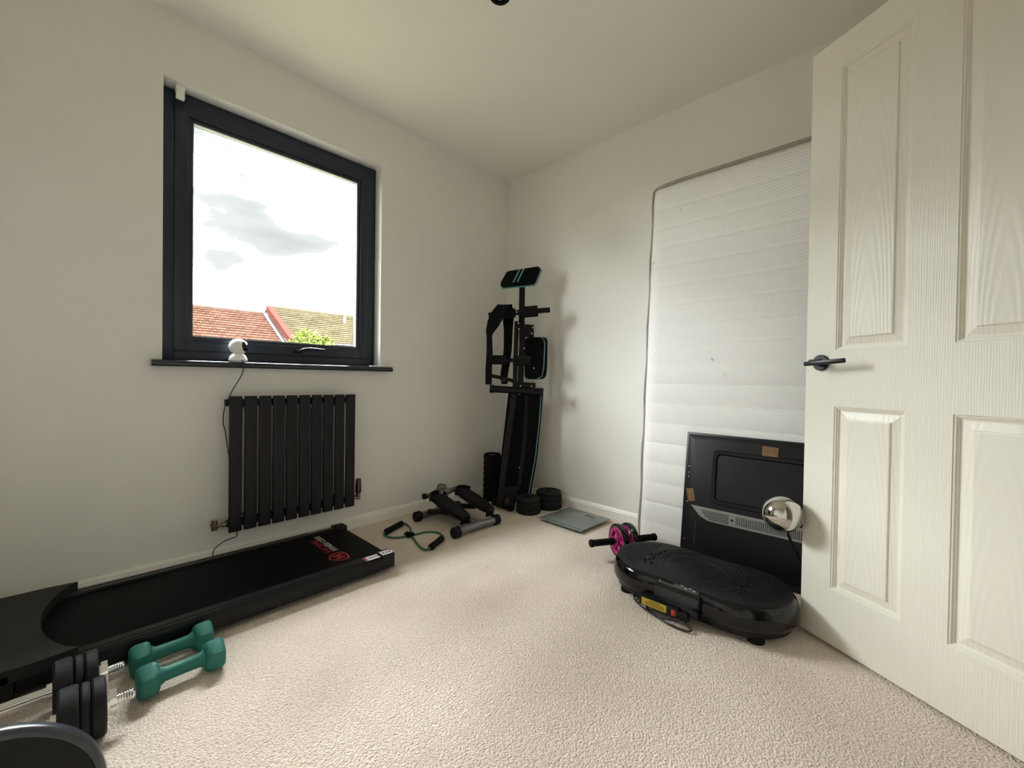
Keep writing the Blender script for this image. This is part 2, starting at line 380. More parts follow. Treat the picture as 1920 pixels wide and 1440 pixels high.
for q in (((0, 0, 0), (0, DT, 0), (0, DT, DH), (0, 0, DH)), ((DW, 0, 0), (DW, DT, 0), (DW, DT, DH), (DW, 0, DH)), ((0, DT, 0), (DW, DT, 0), (DW, DT, DH), (0, DT, DH)),
          ((0, 0, 0), (DW, 0, 0), (DW, DT, 0), (0, DT, 0)), ((0, 0, DH), (DW, 0, DH), (DW, DT, DH), (0, DT, DH))):
    bm.faces.new([bm.verts.new(p) for p in q])
bmesh.ops.remove_doubles(bm, verts=bm.verts, dist=1e-5)
leaf = obj('leaf', bm, m_door, door, local=True, smooth=20)
for (u0, u1, z0, z1) in panels:
    bm = bm_(); loops = []
    for ins, dep in [(0, 0), (.002, .0025), (.005, .003), (.006, .0065), (.009, .007), (.010, .0105), (.0135, .0115), (.0165, .0115), (.037, .0065), (.0385, .0030), (.041, .0022)]:
        loops.append([Vector((u, dep, z))-Vector(((u0+u1)/2, 0, (z0+z1)/2)) for u, z in ((u0+ins, z0+ins), (u1-ins, z0+ins), (u1-ins, z1-ins), (u0+ins, z1-ins))])
    add_loft(bm, loops, cap0=False); pn = obj('panel', bm, m_dpanel, door, local=True, smooth=0); pn.location = ((u0+u1)/2, 0, (z0+z1)/2)
# lever handle
m_hblack = mat('matt_black_handle', (.008, .008, .010), .35, spec=.35, noise=.08, nscale=60)
HZ = .924; HU = .054
bm = bm_(); add_lathe(bm, [(0, 0), (.0265, 0), (.0265, .007), (.0245, .009), (0.013, .009), (.011, .02), (.010, .05), (0, .05)], (HU, 0, HZ), (0, -1, 0), 28)
hand = obj('handle_rose', bm, m_hblack, door, local=True)
bm = bm_(); add_box(bm, (HU+.046, -.052, HZ-.001), (.132, .009, .015), Matrix.Rotation(math.radians(-3.2), 3, 'Y'), .003)
obj('lever', bm, m_hblack, hand, local=True)
bm = bm_(); span(bm, (-.001, .006, HZ-.08), (.0015, .030, HZ+.08), .0005)
obj('latch_plate', bm, mat('dull_latch', (.25, .25, .25), .4, metal=.8, noise=.05), door, local=True)
for z in (.2, 1.0, 1.78):
    bm = bm_(); add_tube(bm, [(DW+.004, .002, z-.05), (DW+.004, .002, z+.05)], .006, 10); obj('hinge', bm, m_steel, door, local=True)

# ------------------------------------------------------------------ radiator
rad = thing('radiator', 'charcoal flat panel radiator on the wall under the window', 'radiator', (-1.562, -.07, .150))
m_rad = mat('charcoal_radiator', (.0065, .007, .0095), .42, spec=.3, noise=.06, nscale=40, bump=.04, bscale=500)
RX0, RX1, RZ0, RZ1 = -1.8556, -1.2681, .152, .768
n = 10; pw = .0515; pitch = (RX1-RX0-pw)/(n-1); me = None
for i in range(n):
    if me is None:
        bm = bm_(); prof = []
        hw, hd_ = pw/2, .0085
        for k in range(24):
            a = 2*PI*k/24; c, s = math.cos(a), math.sin(a)
            prof.append((hw*math.copysign(abs(c)**.35, c), hd_*math.copysign(abs(s)**.6, s)))
        hh = RZ1-RZ0
        add_loft(bm, [[Vector((x*.97, y*.6, 0)) for x, y in prof], [Vector((x, y, .004)) for x, y in prof], [Vector((x, y, hh-.004)) for x, y in prof], [Vector((x*.97, y*.6, hh)) for x, y in prof]])
        o = obj('panel', bm, m_rad, rad, local=True); me = o.data
    else: o = link('panel', me, m_rad, rad)
    o.location = (RX0+pw/2+i*pitch+1.562, -.0115, .002)
for z in (RZ0+.035, RZ1-.03):
    bm = bm_(); span(bm, (RX0-.004, -.074, z-.016), (RX1+.004, -.040, z+.016), .006, 3); obj('header_pipe', bm, m_rad, rad)
bm = bm_(); add_lathe(bm, [(0, 0), (.013, 0), (.016, .004), (.016, .014), (0, .016)], (RX0+.002, -.058, RZ1-.03), (-1, 0, 0), 8); obj('end_plug', bm, m_rad, rad)
for x in (RX0+.08, RX1-.08):
    for z in (RZ0+.05, RZ1-.05):
        bm = bm_(); add_tube(bm, [(x, -.05, z), (x, 0, z)], .009, 10); obj('wall_bracket', bm, m_rad, rad)
m_brass = mat('antique_nickel_valve', (.30, .25, .20), .28, metal=1.0, noise=.15, nscale=80)
bm = bm_()
add_tube(bm, [(RX0-.002, -.057, RZ0+.035), (RX0-.022, -.057, RZ0+.035)], .011, 12); add_tube(bm, [(RX0-.022, -.057, RZ0+.035), (RX0-.036, -.057, RZ0+.035)], .006, 10)
add_tube(bm, [(RX0-.030, -.057, RZ0+.035), (RX0-.056, -.057, RZ0+.035)], .011, 8); add_tube(bm, [(RX0-.048, -.057, RZ0+.028), (RX0-.048, -.002, RZ0+.028)], .0075, 12)
add_tube(bm, [(RX0-.048, -.057, RZ0+.018), (RX0-.048, -.057, RZ0+.034)], .013, 14); add_tube(bm, [(RX0-.048, -.057, RZ0+.034), (RX0-.048, -.057, RZ0+.062)], .0125, 14)
obj('lockshield_valve', bm, m_brass, rad)
bm = bm_()
add_tube(bm, [(RX1+.002, -.057, RZ0+.035), (RX1+.03, -.057, RZ0+.035)], .009, 10)
add_tube(bm, [(RX1+.036, -.057, RZ0+.024), (RX1+.036, -.057, RZ0+.062)], .0115, 14)
add_tube(bm, [(RX1+.036, -.057, RZ0+.035), (RX1+.036, -.002, RZ0+.035)], .0075, 12)
tv_ = obj('thermostatic_valve', bm, m_brass, rad)
bm = bm_(); add_lathe(bm, [(0, 0), (.0135, 0), (.016, .004), (.0165, .045), (.014, .050), (.014, .056), (.0145, .075), (.011, .080), (0, .08)], (RX1+.036, -.057, RZ0+.06), (0, 0, 1), 20)
obj('valve_head', bm, mat('dark_bronze_head', (.10, .075, .065), .3, metal=.9, noise=.15, nscale=70), tv_)

# ------------------------------------------------------------------ things on the window sill
SILL = .925
camt = thing('security_camera', 'white round pan and tilt camera on the window sill', 'camera', (-1.806, -.012, SILL))
ox, oy = -1.806, -.012
bm = bm_(); add_lathe(bm, [(0, 0), (.030, 0), (.030, .004)], (ox, oy, SILL), (0, 0, 1), 32); add_lathe(bm, [(.030, .003), (.0375, .006), (.0385, .009), (.034, .024), (.026, .036), (.020, .040), (0, .040)], (ox, oy, SILL), (0, 0, 1), 32)
obj('base', bm, m_white, camt)
HC = Vector((ox, oy, SILL+.072)); HR = .0375; LD = Vector((.78, -.60, .08)).normalized()
bm = bm_(); add_lathe(bm, [(0, -HR)]+[(HR*math.cos(a), HR*math.sin(a)) for a in [math.radians(-88+8*k) for k in range(1, 19)]]+[(HR*math.cos(math.radians(62)), HR*math.sin(math.radians(62))), (HR*.40, HR*.86), (0, HR*.86)], HC, LD, 36)
hd = obj('head', bm, m_white, camt)
bm = bm_(); Rm = frame_mtx(HC, Vector((0, 0, 1)).cross(LD), (0, 0, 1))
add_lathe(bm, [(.0001, HR*.80), (.0255, HR*.72), (.0235, HR*.86), (.015, HR*.98), (0, HR*1.02)], HC, LD, 32)
face = obj('lens_face', bm, m_gloss, hd)
bm = bm_(); add_lathe(bm, [(0, HR*1.01), (.009, HR*1.0), (.008, HR*1.045), (0, HR*1.05)], HC, LD, 20); obj('lens', bm, mat('lens_glass', (.02, .02, .03), .05, spec=.8, noise=.02), face) if False else obj('lens', bm, mat('lens_glass', (.02, .02, .03), .05, spec=.8, noise=.02), hd)
m_cable = mat('black_cable', (.015, .014, .013), .5, noise=.1, nscale=80)
def smooth_path(P, n=8):
    P = [Vector(p) for p in P]; Q = [2*P[0]-P[1]]+P+[2*P[-1]-P[-2]]; R = []
    for i in range(1, len(Q)-2):
        for k in range(n):
            s = k/n; a, b_, c, d = Q[i-1:i+3]
            R.append(.5*((2*b_)+(c-a)*s+(2*a-5*b_+4*c-d)*s*s+(3*b_-a-3*c+d)*s**3))
    R.append(P[-1]); return R
bm = bm_()
add_tube(bm, smooth_path([(-1.800, -.047, .934), (-1.797, -.056, .929), (-1.796, -.063, .915), (-1.800, -.055, .87), (-1.822, -.045, .82), (-1.838, -.040, .785), (-1.850, -.035, .75), (-1.864, -.030, .70), (-1.866, -.028, .64), (-1.858, -.030, .60), (-1.84, -.030, .45), (-1.825, -.030, .30), (-1.812, -.032, .18), (-1.812, -.034, .13), (-1.815, -.036, .112), (-1.85, -.032, .105), (-1.885, -.026, .085), (-1.90, -.022, .06), (-1.905, -.022, .003)], 6), .0022, 8)
cab = rebase(obj('camera_cable', bm, m_cable), (-1.905, -.022, 0)); tag(cab, 'thin black cable hanging from the sill behind the radiator', 'cable')
bm = bm_(); span(bm, (-1.150, -.035, SILL), (-1.060, -.008, SILL+.006), .002); span(bm, (-1.085, -.03, SILL+.004), (-1.062, -.012, SILL+.010), .002)
tag(rebase(obj('plastic_strip', bm, m_white), (-1.105, -.02, SILL)), 'small flat white plastic strip lying at the sill corner', 'strip')
bm = bm_(); span(bm, (WX0+.045, FY-.052, WZ1-.012), (WX0+.077, FY-.001, WZ1), .002); span(bm, (WX0+.045, FY-.052, WZ1-.058), (WX0+.075, FY-.028, WZ1-.01), .003)
bkt = rebase(obj('blind_bracket', bm, m_white), (WX0+.06, FY-.03, WZ1-.058)); tag(bkt, 'white plastic blind bracket fixed at the top of the window reveal', 'bracket')

# ------------------------------------------------------------------ treadmill
TX0, TX1, TY0, TY1 = -2.66, -1.345, -.640, -.108
tm = thing('treadmill', 'black flat walking treadmill along the wall beneath the radiator', 'treadmill', ((TX0+TX1)/2, (TY0+TY1)/2, 0))
m_rail = mat('treadmill_rail', (.005, .005, .0055), .30, spec=.25, noise=.08, nscale=30)
m_belt = mat('treadmill_belt', (.0022, .0022, .0025), .6, spec=.12, noise=.12, nscale=120, bump=.25, bscale=700)
m_hood = mat('treadmill_hood', (.018, .017, .0155), .6, spec=.3, noise=.10, nscale=90, bump=.15, bscale=500)
bm = bm_(); span(bm, (TX0+.1, TY0+.03, .018), (TX1-.03, TY1-.03, .060)); obj('chassis', bm, m_black, tm)
bm = bm_(); span(bm, (TX0+.06, TY0+.056, .055), (TX1-.012, TY1-.056, .0715), .007, 3); belt = obj('belt', bm, m_belt, tm)
for s, y0, y1 in ((-1, TY0, TY0+.062), (1, TY1-.062, TY1)):
    bm = bm_()
    yo, yi = (y0, y1) if s < 0 else (y1, y0); d = 1 if s < 0 else -1
    prof = [(yo, .020), (yo, .060), (yo+d*.004, .072), (yo+d*.012, .078), (yo+d*.019, .078), (yo+d*.021, .0755), (yo+d*.024, .0755), (yo+d*.026, .078), (yo+d*.052, .080), (yi, .0745), (yi, .05), (yo+d*.012, .020)]
    loops = [[Vector((x, y, z)) for y, z in prof] for x in (TX0+.3, TX1-.055)]; add_loft(bm, loops)
    obj('side_rail', bm, m_rail, tm, smooth=25)
    bm = bm_(); span(bm, (TX1-.062, min(yo-d*.002, yi), .018), (TX1, max(yo-d*.002, yi), .084), .006, 3); obj('end_cap', bm, m_black, tm)
# rear roller guard
bm = bm_(); add_tube(bm, [(TX1-.022, TY0+.06, .050), (TX1-.022, TY1-.06, .050)], .020, 16); obj('rear_roller', bm, m_blackmat, tm)
# hood with concave arc edge
bm = bm_(); top = []; cy = (TY0+TY1)/2
for k in range(17):
    u = -1+2*k/16; y = cy+u*(TY1-TY0)/2*1.0
    x = -2.330-.075*(1-abs(u)**2.2)
    top.append((x, y))
x_lip = [(-2.325, TY0-.004), (-2.255, TY0+.012)]
poly = [(TX0, TY0-.006), (-2.395, TY0-.006), (-2.325, TY0+.004)]+top[1:-1]+[(-2.325, TY1-.004), (-2.395, TY1+.006), (TX0, TY1+.006)]
def hz(x): return .104 if x > -2.42 else .106
lo = [Vector((x, y, .070)) for x, y in poly]; hi = [Vector((x, y, hz(x))) for x, y in poly]
add_loft(bm, [lo, hi])
hood = obj('hood', bm, m_hood, tm, smooth=30)
bm = bm_(); span(bm, (TX0, TY0-.006, .018), (-2.44, TY1+.006, .098), .010, 3); obj('motor_housing', bm, m_black, tm)
for x in (TX0+.12, TX1-.10):
    for y in (TY0+.06, TY1-.06):
        bm = bm_(); add_lathe(bm, [(0, 0), (.020, 0), (.020, .012), (.012, .02), (0, .02)], (x, y, 0), (0, 0, 1), 16); obj('foot', bm, m_blackmat, tm)
# print on the belt: reads across the belt towards the wall
ZB = .0716
mt = lambda x, y: frame_mtx((x, y, ZB), (0, 1, 0), (-1, 0, 0))
obj('lettering', text_bm('FITNESS CODE', .0345, mt(-1.499, -.412)), m_wprint, belt, smooth=0)
obj('lettering', text_bm('HOME', .043, mt(-1.526, -.412) @ Matrix.Diagonal((1.55, 1, 1, 1))), m_red, belt, smooth=0)
bm = bm_()                                   # shield emblem with an H
mm = mt(-1.499, -.536) @ Matrix(((.98, 0, 0, 0), (0, -.74, 0, .068), (0, 0, 1, 0), (0, 0, 0, 1)))
outl = [(.008, .0), (.05, -.018), (.092, .0), (.10, .06), (.05, .108), (0, .06)]
def shield(s):
    c = Vector((.05, .045)); pts = []
    raw = [(.05, -.012), (.085, .012), (.100, .045), (.098, .085), (.078, .098), (.05, .104), (.022, .098), (.002, .085), (0, .045), (.015, .012)]
    return [Vector((c.x+(x-c.x)*s, c.y+(y-c.y)*s, 0)) for x, y in raw]
A_, B_ = shield(1), shield(.80)
add_loft(bm, [A_, B_], cap0=False, cap1=False)
for (x0, y0, x1, y1) in ((.026, .022, .042, .078), (.058, .022, .074, .078), (.042, .043, .058, .058)):
    bm.faces.new([bm.verts.new((x, y, 0)) for x, y in ((x0, y0), (x1, y0), (x1, y1), (x0, y1))])
bmesh.ops.transform(bm, matrix=mm @ Matrix.Translation((0, 0, .0004)), verts=bm.verts)
obj('shield_emblem', bm, m_red, belt, smooth=0)
bm = bm_(); span(bm, (-1.475, TY0+.006, .0795), (-1.412, TY0+.044, .0806)); st = obj('warning_sticker', bm, m_wprint, tm, smooth=0)
bm = bm_(); span(bm, (-1.475, TY0+.006, .0803), (-1.466, TY0+.044, .0809)); obj('sticker_band', bm, m_red, st, smooth=0)
bm = bm_()
for k in range(5): span(bm, (-1.458+.010*k, TY0+.018, .0803), (-1.452+.010*k, TY0+.030, .0809))
obj('sticker_print', bm, m_dprint, st, smooth=0)
bm = bm_(); span(bm, (-1.400, TY0+.004, .0838), (-1.350, TY0+.044, .0846)); st = obj('symbol_sticker', bm, m_wprint, tm, smooth=0)
bm = bm_()
for k in range(3): span(bm, (-1.392+.014*k, TY0+.016, .0843), (-1.384+.014*k, TY0+.032, .0849))
obj('sticker_print', bm, m_dprint, st, smooth=0)
bm = bm_(); span(bm, (-1.53, TY1-.030, .0803), (-1.42, TY1-.012, .0812)); obj('grey_sticker', bm, mat('pale_sticker', (.42, .40, .37), .5, noise=.05, nscale=60), tm, smooth=0)

# ------------------------------------------------------------------ green hand weights
m_green = mat('green_vinyl', (.008, .150, .118), .55, noise=.10, nscale=70, bump=.12, bscale=350)
def hand_weight(label, loc, rz):
    w = thing('dumbbell', label, 'dumbbell', loc, rz, 'green hand weights')
    r = .041
    def hexloop(x, rr, n=24):
        L = []
        for k in range(n):
            a = 2*PI*k/n; q = ((a+PI/6) % (PI/3))-PI/6; f = rr*.96/math.cos(q)*.86+rr*.13
            L.append(Vector((x, f*math.cos(a), r*.955+f*math.sin(a))))
        return L
    for s in (-1, 1):
        bm = bm_()
        add_loft(bm, [hexloop(s*x, rr) for x, rr in ((.048, .019), (.050, .028), (.053, .036), (.059, .0405), (.067, .042), (.085, .042), (.093, .039), (.097, .033), (.098, .02))])
        obj('head', bm, m_green, w, local=True, smooth=50)
    bm = bm_(); add_tube(bm, [(-.056, 0, r*.955), (-.046, 0, r*.955), (-.038, 0, r*.955), (0, 0, r*.955), (.038, 0, r*.955), (.046, 0, r*.955), (.056, 0, r*.955)], [.028, .023, .0185, .0178, .0185, .023, .028], 18)
    obj('grip', bm, m_green, w, local=True, smooth=50)
    return w
w1 = hand_weight('green hexagonal hand weight lying against the treadmill', (-2.128, -.694, 0), math.radians(1.5))
w2 = hand_weight('green hexagonal hand weight set in front of its twin away from the treadmill', (-2.123, -.822, 0), math.radians(1))

# ------------------------------------------------------------------ chrome dumbbells
m_iron = mat('worn_rubber_plate', (.008, .008, .0082), .6, spec=.3, noise=.35, nscale=50, bump=.2, bscale=250)
def chrome_dumbbell(label, loc, rz):
    w = thing('plate_dumbbell', label, 'dumbbell', loc, rz, 'chrome dumbbells with black plates')
    R = .067; z = R
    bm = bm_(); add_tube(bm, [(-.115, 0, z), (.115, 0, z)], .0145, 20); obj('handle', bm, m_chrome, w, local=True)
    for s in (-1, 1):
        bm = bm_(); add_lathe(bm, [(0, .093), (.021, .093), (.021, .103), (0, .103)], (0, 0, z), (s, 0, 0), 24); obj('collar', bm, m_chrome, w, local=True)
        x = .103
        for rr, wd in ((R, .036), (.0635, .019), (.065, .027)):
            bm = bm_()
            add_lathe(bm, [(.0135, x), (rr*.80, x), (rr*.84, x+.001), (rr-.004, x+.001), (rr, x+.005), (rr, x+wd-.005), (rr-.004, x+wd-.001), (rr*.84, x+wd-.001), (rr*.80, x+wd-.004), (.0135, x+wd-.004)], (0, 0, z), (s, 0, 0), 40)
            obj('plate', bm, m_iron, w, local=True); x += wd
        bm = bm_(); tooth = []
        for k in range(36):
            a = 2*PI*k/36; rr = .029 if (k % 6) in (0, 1, 2) else .024
            tooth.append((rr*math.cos(a), rr*math.sin(a)))
        add_prism(bm, tooth, 0, .013, frame_mtx((s*(x+.004), 0, z), (0, 1, 0), (0, 0, 1) if s > 0 else (0, 0, -1)))
        add_lathe(bm, [(0, x), (.021, x), (.021, x+.005), (0, x+.005)], (0, 0, z), (s, 0, 0), 24)
        obj('star_nut', bm, m_chrome, w, local=True, smooth=25)
        bm = bm_(); prof = [(0, x)]
        for k in range(7):
            xx = x+.015+k*.0048; prof += [(.0108, xx), (.0128, xx+.0016), (.0128, xx+.0026), (.0108, xx+.0042)]
        prof += [(.010, xx+.006), (0, xx+.006)]
        add_lathe(bm, prof, (0, 0, z), (s, 0, 0), 20); obj('threaded_end', bm, m_chrome, w, local=True, smooth=60)
    return w
cw1 = chrome_dumbbell('chrome handled dumbbell with black plates pressed against the treadmill hood', (-2.474, -.757, 0), 0.02)
cw2 = chrome_dumbbell('chrome handled dumbbell with black plates standing between its twin and the round grey disc', (-2.464, -.903, 0), 0.0)

# upright round disc beside them
DKC = Vector((-2.462, -1.300, .169)); DKA = Vector((.09, -1, 0)).normalized(); DKS = .168/.143
dk = thing('round_disc', 'dark grey round disc with a glossy rounded rim standing upright beside the chrome dumbbells', 'disc', (DKC.x, DKC.y, 0))
m_slate = mat('slate_grey_plastic', (.040, .046, .056), .26, noise=.08, nscale=40)
bm = bm_()
add_lathe(bm, [(r*DKS, h) for r, h in [(0, 0), (.125, 0), (.138, .003), (.143, .010), (.143, .022), (.141, .028), (.136, .031), (.133, .030), (.132, .026)]], DKC, DKA, 72); obj('rim', bm, m_slate, dk, smooth=50)
bm = bm_(); add_lathe(bm, [(r*DKS, h) for r, h in [(.133, .026), (.10, .027), (.03, .027), (.028, .031), (0, .031)]], DKC, DKA, 64); obj('face', bm, mat('charcoal_face', (.010, .010, .010), .6, spec=.25, noise=.1, nscale=60), dk, smooth=40)
bm = bm_(); span(bm, (DKC.x-.06, DKC.y-.05, 0), (DKC.x+.06, DKC.y+.02, .012), .004); obj('foot', bm, m_blackmat, dk)

# ------------------------------------------------------------------ resistance band
rb = thing('resistance_band', 'green figure eight resistance band with black foam handles on the carpet', 'band', (-1.08, -.36, 0))
m_band = mat('green_rubber_tube', (.025, .13, .055), .4, noise=.12, nscale=60)
ZT = .006
kn = Vector((-1.083, -.345, .014))
hA0, hA1 = Vector((-1.160, -.232, .017)), Vector((-1.022, -.172, .017))
hB0, hB1 = Vector((-1.107, -.575, .017)), Vector((-.995, -.520, .017))
bm = bm_()
add_tube(bm, smooth_path([hA0, (-1.175, -.245, .010), (-1.165, -.295, ZT), (-1.125, -.330, ZT), kn], 6), .0055, 10)
add_tube(bm, smooth_path([hA1, (-1.005, -.170, .012), (-.998, -.195, ZT), (-1.020, -.260, ZT), (-1.060, -.320, ZT), kn], 6), .0055, 10)
add_tube(bm, smooth_path([kn, (-1.085, -.385, ZT), (-1.110, -.460, ZT), (-1.128, -.530, ZT), (-1.125, -.570, .010), hB0], 6), .0055, 10)
add_tube(bm, smooth_path([kn, (-1.045, -.350, ZT), (-.985, -.360, ZT), (-.945, -.405, ZT), (-.950, -.460, ZT), (-.975, -.505, .010), hB1], 6), .0055, 10)
obj('tube', bm, m_band, rb)
for a, c in ((hA0, hA1), (hB0, hB1)):
    bm = bm_(); d = (c-a).normalized(); L = (c-a).length
    add_lathe(bm, [(0, 0), (.012, 0), (.016, .004), (.0165, .01), (.0155, L*.5), (.0165, L-.01), (.016, L-.004), (.012, L), (0, L)], a, d, 20); obj('handle', bm, m_foam, rb)
bm = bm_(); add_box(bm, kn, (.030, .052, .026), Matrix.Rotation(.5, 3, 'Z'), .009, 3); obj('knot_sleeve', bm, m_foam, rb)

# ------------------------------------------------------------------ mini stepper
ms_ = thing('mini_stepper', 'grey and black mini stepper with two black foot pedals by the skirting board', 'stepper', (-.755, -.34, 0))
m_silver = mat('satin_grey_tube', (.20, .195, .19), .35, metal=.55, noise=.06, nscale=40)
SXc = -.755
def bar(y, x0, x1, name):
    bm = bm_(); add_tube(bm, [(x0, y, .030), (x1, y, .030)], .0215, 20); ob = obj(name, bm, m_silver, ms_)
    for x, s in ((x0, -1), (x1, 1)):
        bm = bm_(); add_lathe(bm, [(0.0001, -.02), (.027, -.02), (.030, -.016), (.030, .016), (.026, .021), (0, .022)], (x+s*.004, y, .030), (s, 0, 0), 20); obj('end_cap', bm, m_blackmat, ob)
bar(-.530, -.905, -.615, 'front_bar'); bar(-.165, -.905, -.615, 'rear_bar')
bm = bm_(); add_box(bm, (SXc, -.348, .040), (.048, .37, .030), None, .004); obj('spine', bm, m_silver, ms_)
bm = bm_(); add_box(bm, (SXc, -.20, .105), (.050, .060, .125), None, .006); add_box(bm, (SXc, -.205, .160), (.085, .070, .035), None, .008); up = obj('upright', bm, m_silver, ms_)
bm = bm_(); add_lathe(bm, [(0, 0), (.028, 0), (.031, .006), (.031, .022), (.027, .027), (0, .027)], (SXc-.003, -.195, .172), (0, -.1, 1), 24); obj('display_housing', bm, m_silver, up)
bm = bm_(); add_lathe(bm, [(0, .0265), (.022, .0265), (.021, .030), (0, .030)], (SXc-.003, -.195, .172), (0, -.1, 1), 24); obj('display', bm, mat('dim_screen', (.05, .03, .028), .2, noise=.1), up)
bm = bm_(); add_tube(bm, [(SXc-.120, -.195, .150), (SXc+.120, -.185, .150)], .016, 16); cb_ = obj('cross_tube', bm, m_silver, ms_)
for s in (-1, 1):
    bm = bm_(); add_tube(bm, [(SXc+s*.118, -.19, .150), (SXc+s*.132, -.19, .150)], .018, 16); obj('end_cap', bm, m_blackmat, cb_)
for s, xo in ((-1, -.825), (1, -.632)):
    a = Vector((xo, -.225, .150)); c = Vector((xo+.012, -.495, .078)); d = (c-a).normalized(); side = Vector((1, 0, 0)); nr = side.cross(d); nr = nr if nr.z > 0 else -nr
    fm = Matrix((side, d, nr)).transposed().to_4x4(); fm.translation = a; L = (c-a).length
    bm = bm_(); w = .050
    pts = [(-w*.8, 0), (-w, .02), (-w, L*.55), (-w*.86, L*.86), (-w*.62, L), (w*.62, L), (w*.86, L*.86), (w, L*.55), (w, .02), (w*.8, 0)]
    vs = add_prism(bm, pts, -.012, .012, fm)
    bmesh.ops.bevel(bm, geom=list(bm.edges), offset=.003, segments=2, affect='EDGES')
    pd = obj('pedal', bm, m_blackmat, ms_, smooth=40)
    bm = bm_()                                 # heel stop and raised toe cup
    ring = []
    for k in range(13):
        an = PI*k/12; ring.append((w*1.06*math.cos(an), .030-.046*math.sin(an)))
    loops = []
    for (x, y) in ring:
        loops.append([fm @ Vector((x, y, -.014)), fm @ Vector((x*1.06, y-.002, -.014)), fm @ Vector((x*1.06, y-.002, .026)), fm @ Vector((x, y, .026))])
    add_loft(bm, loops); obj('heel_cup', bm, m_black, pd, smooth=40)
    bm = bm_()
    vs = add_prism(bm, [(-w*.62, L-.002), (w*.62, L-.002), (w*.55, L+.006), (-w*.55, L+.006)], -.034, .010, fm); obj('toe_lip', bm, m_black, pd)
    bm = bm_(); add_tube(bm, [fm @ Vector((-s*.02, .03, -.014)), fm @ Vector((-s*.02, L*.8, -.014))], .012, 10); obj('pedal_arm', bm, m_frame, pd)
    bm = bm_(); y0 = Vector((SXc+s*.055, -.44, .055)); add_tube(bm, [(SXc+s*.085, -.185, .048), (xo-s*.02, -.39, .085)], .016, 14); pi_ = obj('hydraulic_piston', bm, m_black, ms_)
    bm = bm_(); add_tube(bm, [(SXc+s*.085+.003, -.175, .046), (SXc+s*.085, -.19, .049)], .010, 10); obj('piston_rod', bm, m_steel, pi_)

# ------------------------------------------------------------------ bathroom scale
sc_ = thing('bathroom_scale', 'square grey glass bathroom scale on the carpet by the skirting', 'scale', (-.232, -.828, 0), math.radians(-2))
m_sc = mat('grey_glass_top', (.20, .225, .215), .16, spec=.5, noise=.03, nscale=15)
bm = bm_(); span(bm, (-.135, -.135, .006), (.135, .135, .016), .004); obj('body', bm, m_black, sc_, local=True)
bm = bm_(); span(bm, (-.152, -.157, .016), (.152, .157, .023), .002); gt = obj('glass_top', bm, m_sc, sc_, local=True)
bm = bm_(); span(bm, (.085, -.085, .0225), (.108, -.015, .0236)); obj('display', bm, mat('lcd_grey', (.045, .05, .048), .25, noise=.05), gt, local=True, smooth=0)
bm = bm_(); span(bm, (-.142, -.150, .0225), (-.128, .150, .0234)); obj('edge_line', bm, mat('edge_shade', (.12, .135, .13), .25, noise=.05), gt, local=True, smooth=0)
for x in (-.11, .11):
    for y in (-.11, .11):
        bm = bm_(); add_lathe(bm, [(0, 0), (.016, 0), (.016, .007), (0, .007)], (x, y, 0), (0, 0, 1), 16); obj('foot', bm, m_blackmat, sc_, local=True)

# ------------------------------------------------------------------ ab wheel
AX = Vector((.86, -.51, 0)).normalized()
awc = Vector((-.475, -1.290, .082))
aw = thing('ab_wheel', 'pink twin ab wheel with black tyres and black foam handles', 'ab wheel', (awc.x, awc.y, 0))
m_pink = mat('magenta_plastic', (.42, .012, .16), .35, noise=.06, nscale=40)
for off in (-.026, .030):
    bm = bm_(); o = awc+AX*off
    add_lathe(bm, [(.064, -.012), (.074, -.014), (.080, -.010), (.082, 0), (.080, .010), (.074, .014), (.064, .012), (.064, -.012)], o, AX, 40); ty = obj('tyre', bm, m_gloss, aw)
    bm = bm_()
    add_lathe(bm, [(.052, -.010), (.066, -.013), (.066, .013), (.052, .010), (.052, -.010)], o, AX, 40)
    add_lathe(bm, [(.010, -.016), (.020, -.016), (.020, .016), (.010, .016), (.010, -.016)], o, AX, 24)
    u, v = basis(AX)
    for k in range(6):
        a = 2*PI*k/6; d = u*math.cos(a)+v*math.sin(a); add_tube(bm, [o+d*.017, o+d*.056], .0075, 8)
    obj('wheel_hub', bm, m_pink, aw)
bm = bm_(); add_tube(bm, [awc-AX*.17, awc+AX*.17], .0065, 10); obj('axle', bm, m_steel, aw)
for s in (-1, 1):
    bm = bm_(); add_lathe(bm, [(0, .052), (.015, .052), (.0165, .056), (.0165, .066)]+[(.0165-.001*(k % 2), .07+.012*k) for k in range(8)]+[(.017, .163), (.0185, .167), (.0185, .177), (.015, .181), (0, .181)], awc, AX*s, 18); obj('grip', bm, m_foam, aw)

# ------------------------------------------------------------------ plate stacks in the corner
def plate(r, h, loc, label, group):
    p_ = thing('weight_plate', label, 'weight plate', loc, random.uniform(0, 6), group)
    bm = bm_(); add_lathe(bm, [(.014, .002), (r*.28, .002), (r*.30, .001), (r*.86, .001), (r*.90, 0), (r-.005, 0), (r, .005), (r, h-.005), (r-.005, h), (r*.90, h), (r*.86, h-.004), (r*.32, h-.004), (r*.30, h), (.016, h), (.014, h-.002), (.014, .002)], (0, 0, 0), (0, 0, 1), 44)
    obj('disc', bm, m_iron, p_, local=True)
    bm = bm_(); add_lathe(bm, [(.0135, .001), (.0165, .001), (.0165, h+.0006), (.0135, h+.0006), (.0135, .001)], (0, 0, 0), (0, 0, 1), 24); obj('centre_ring', bm, m_frame, p_, local=True)
    return p_
z = 0
WHICH = ('bottom plate', 'second plate up', 'third plate up', 'topmost plate')
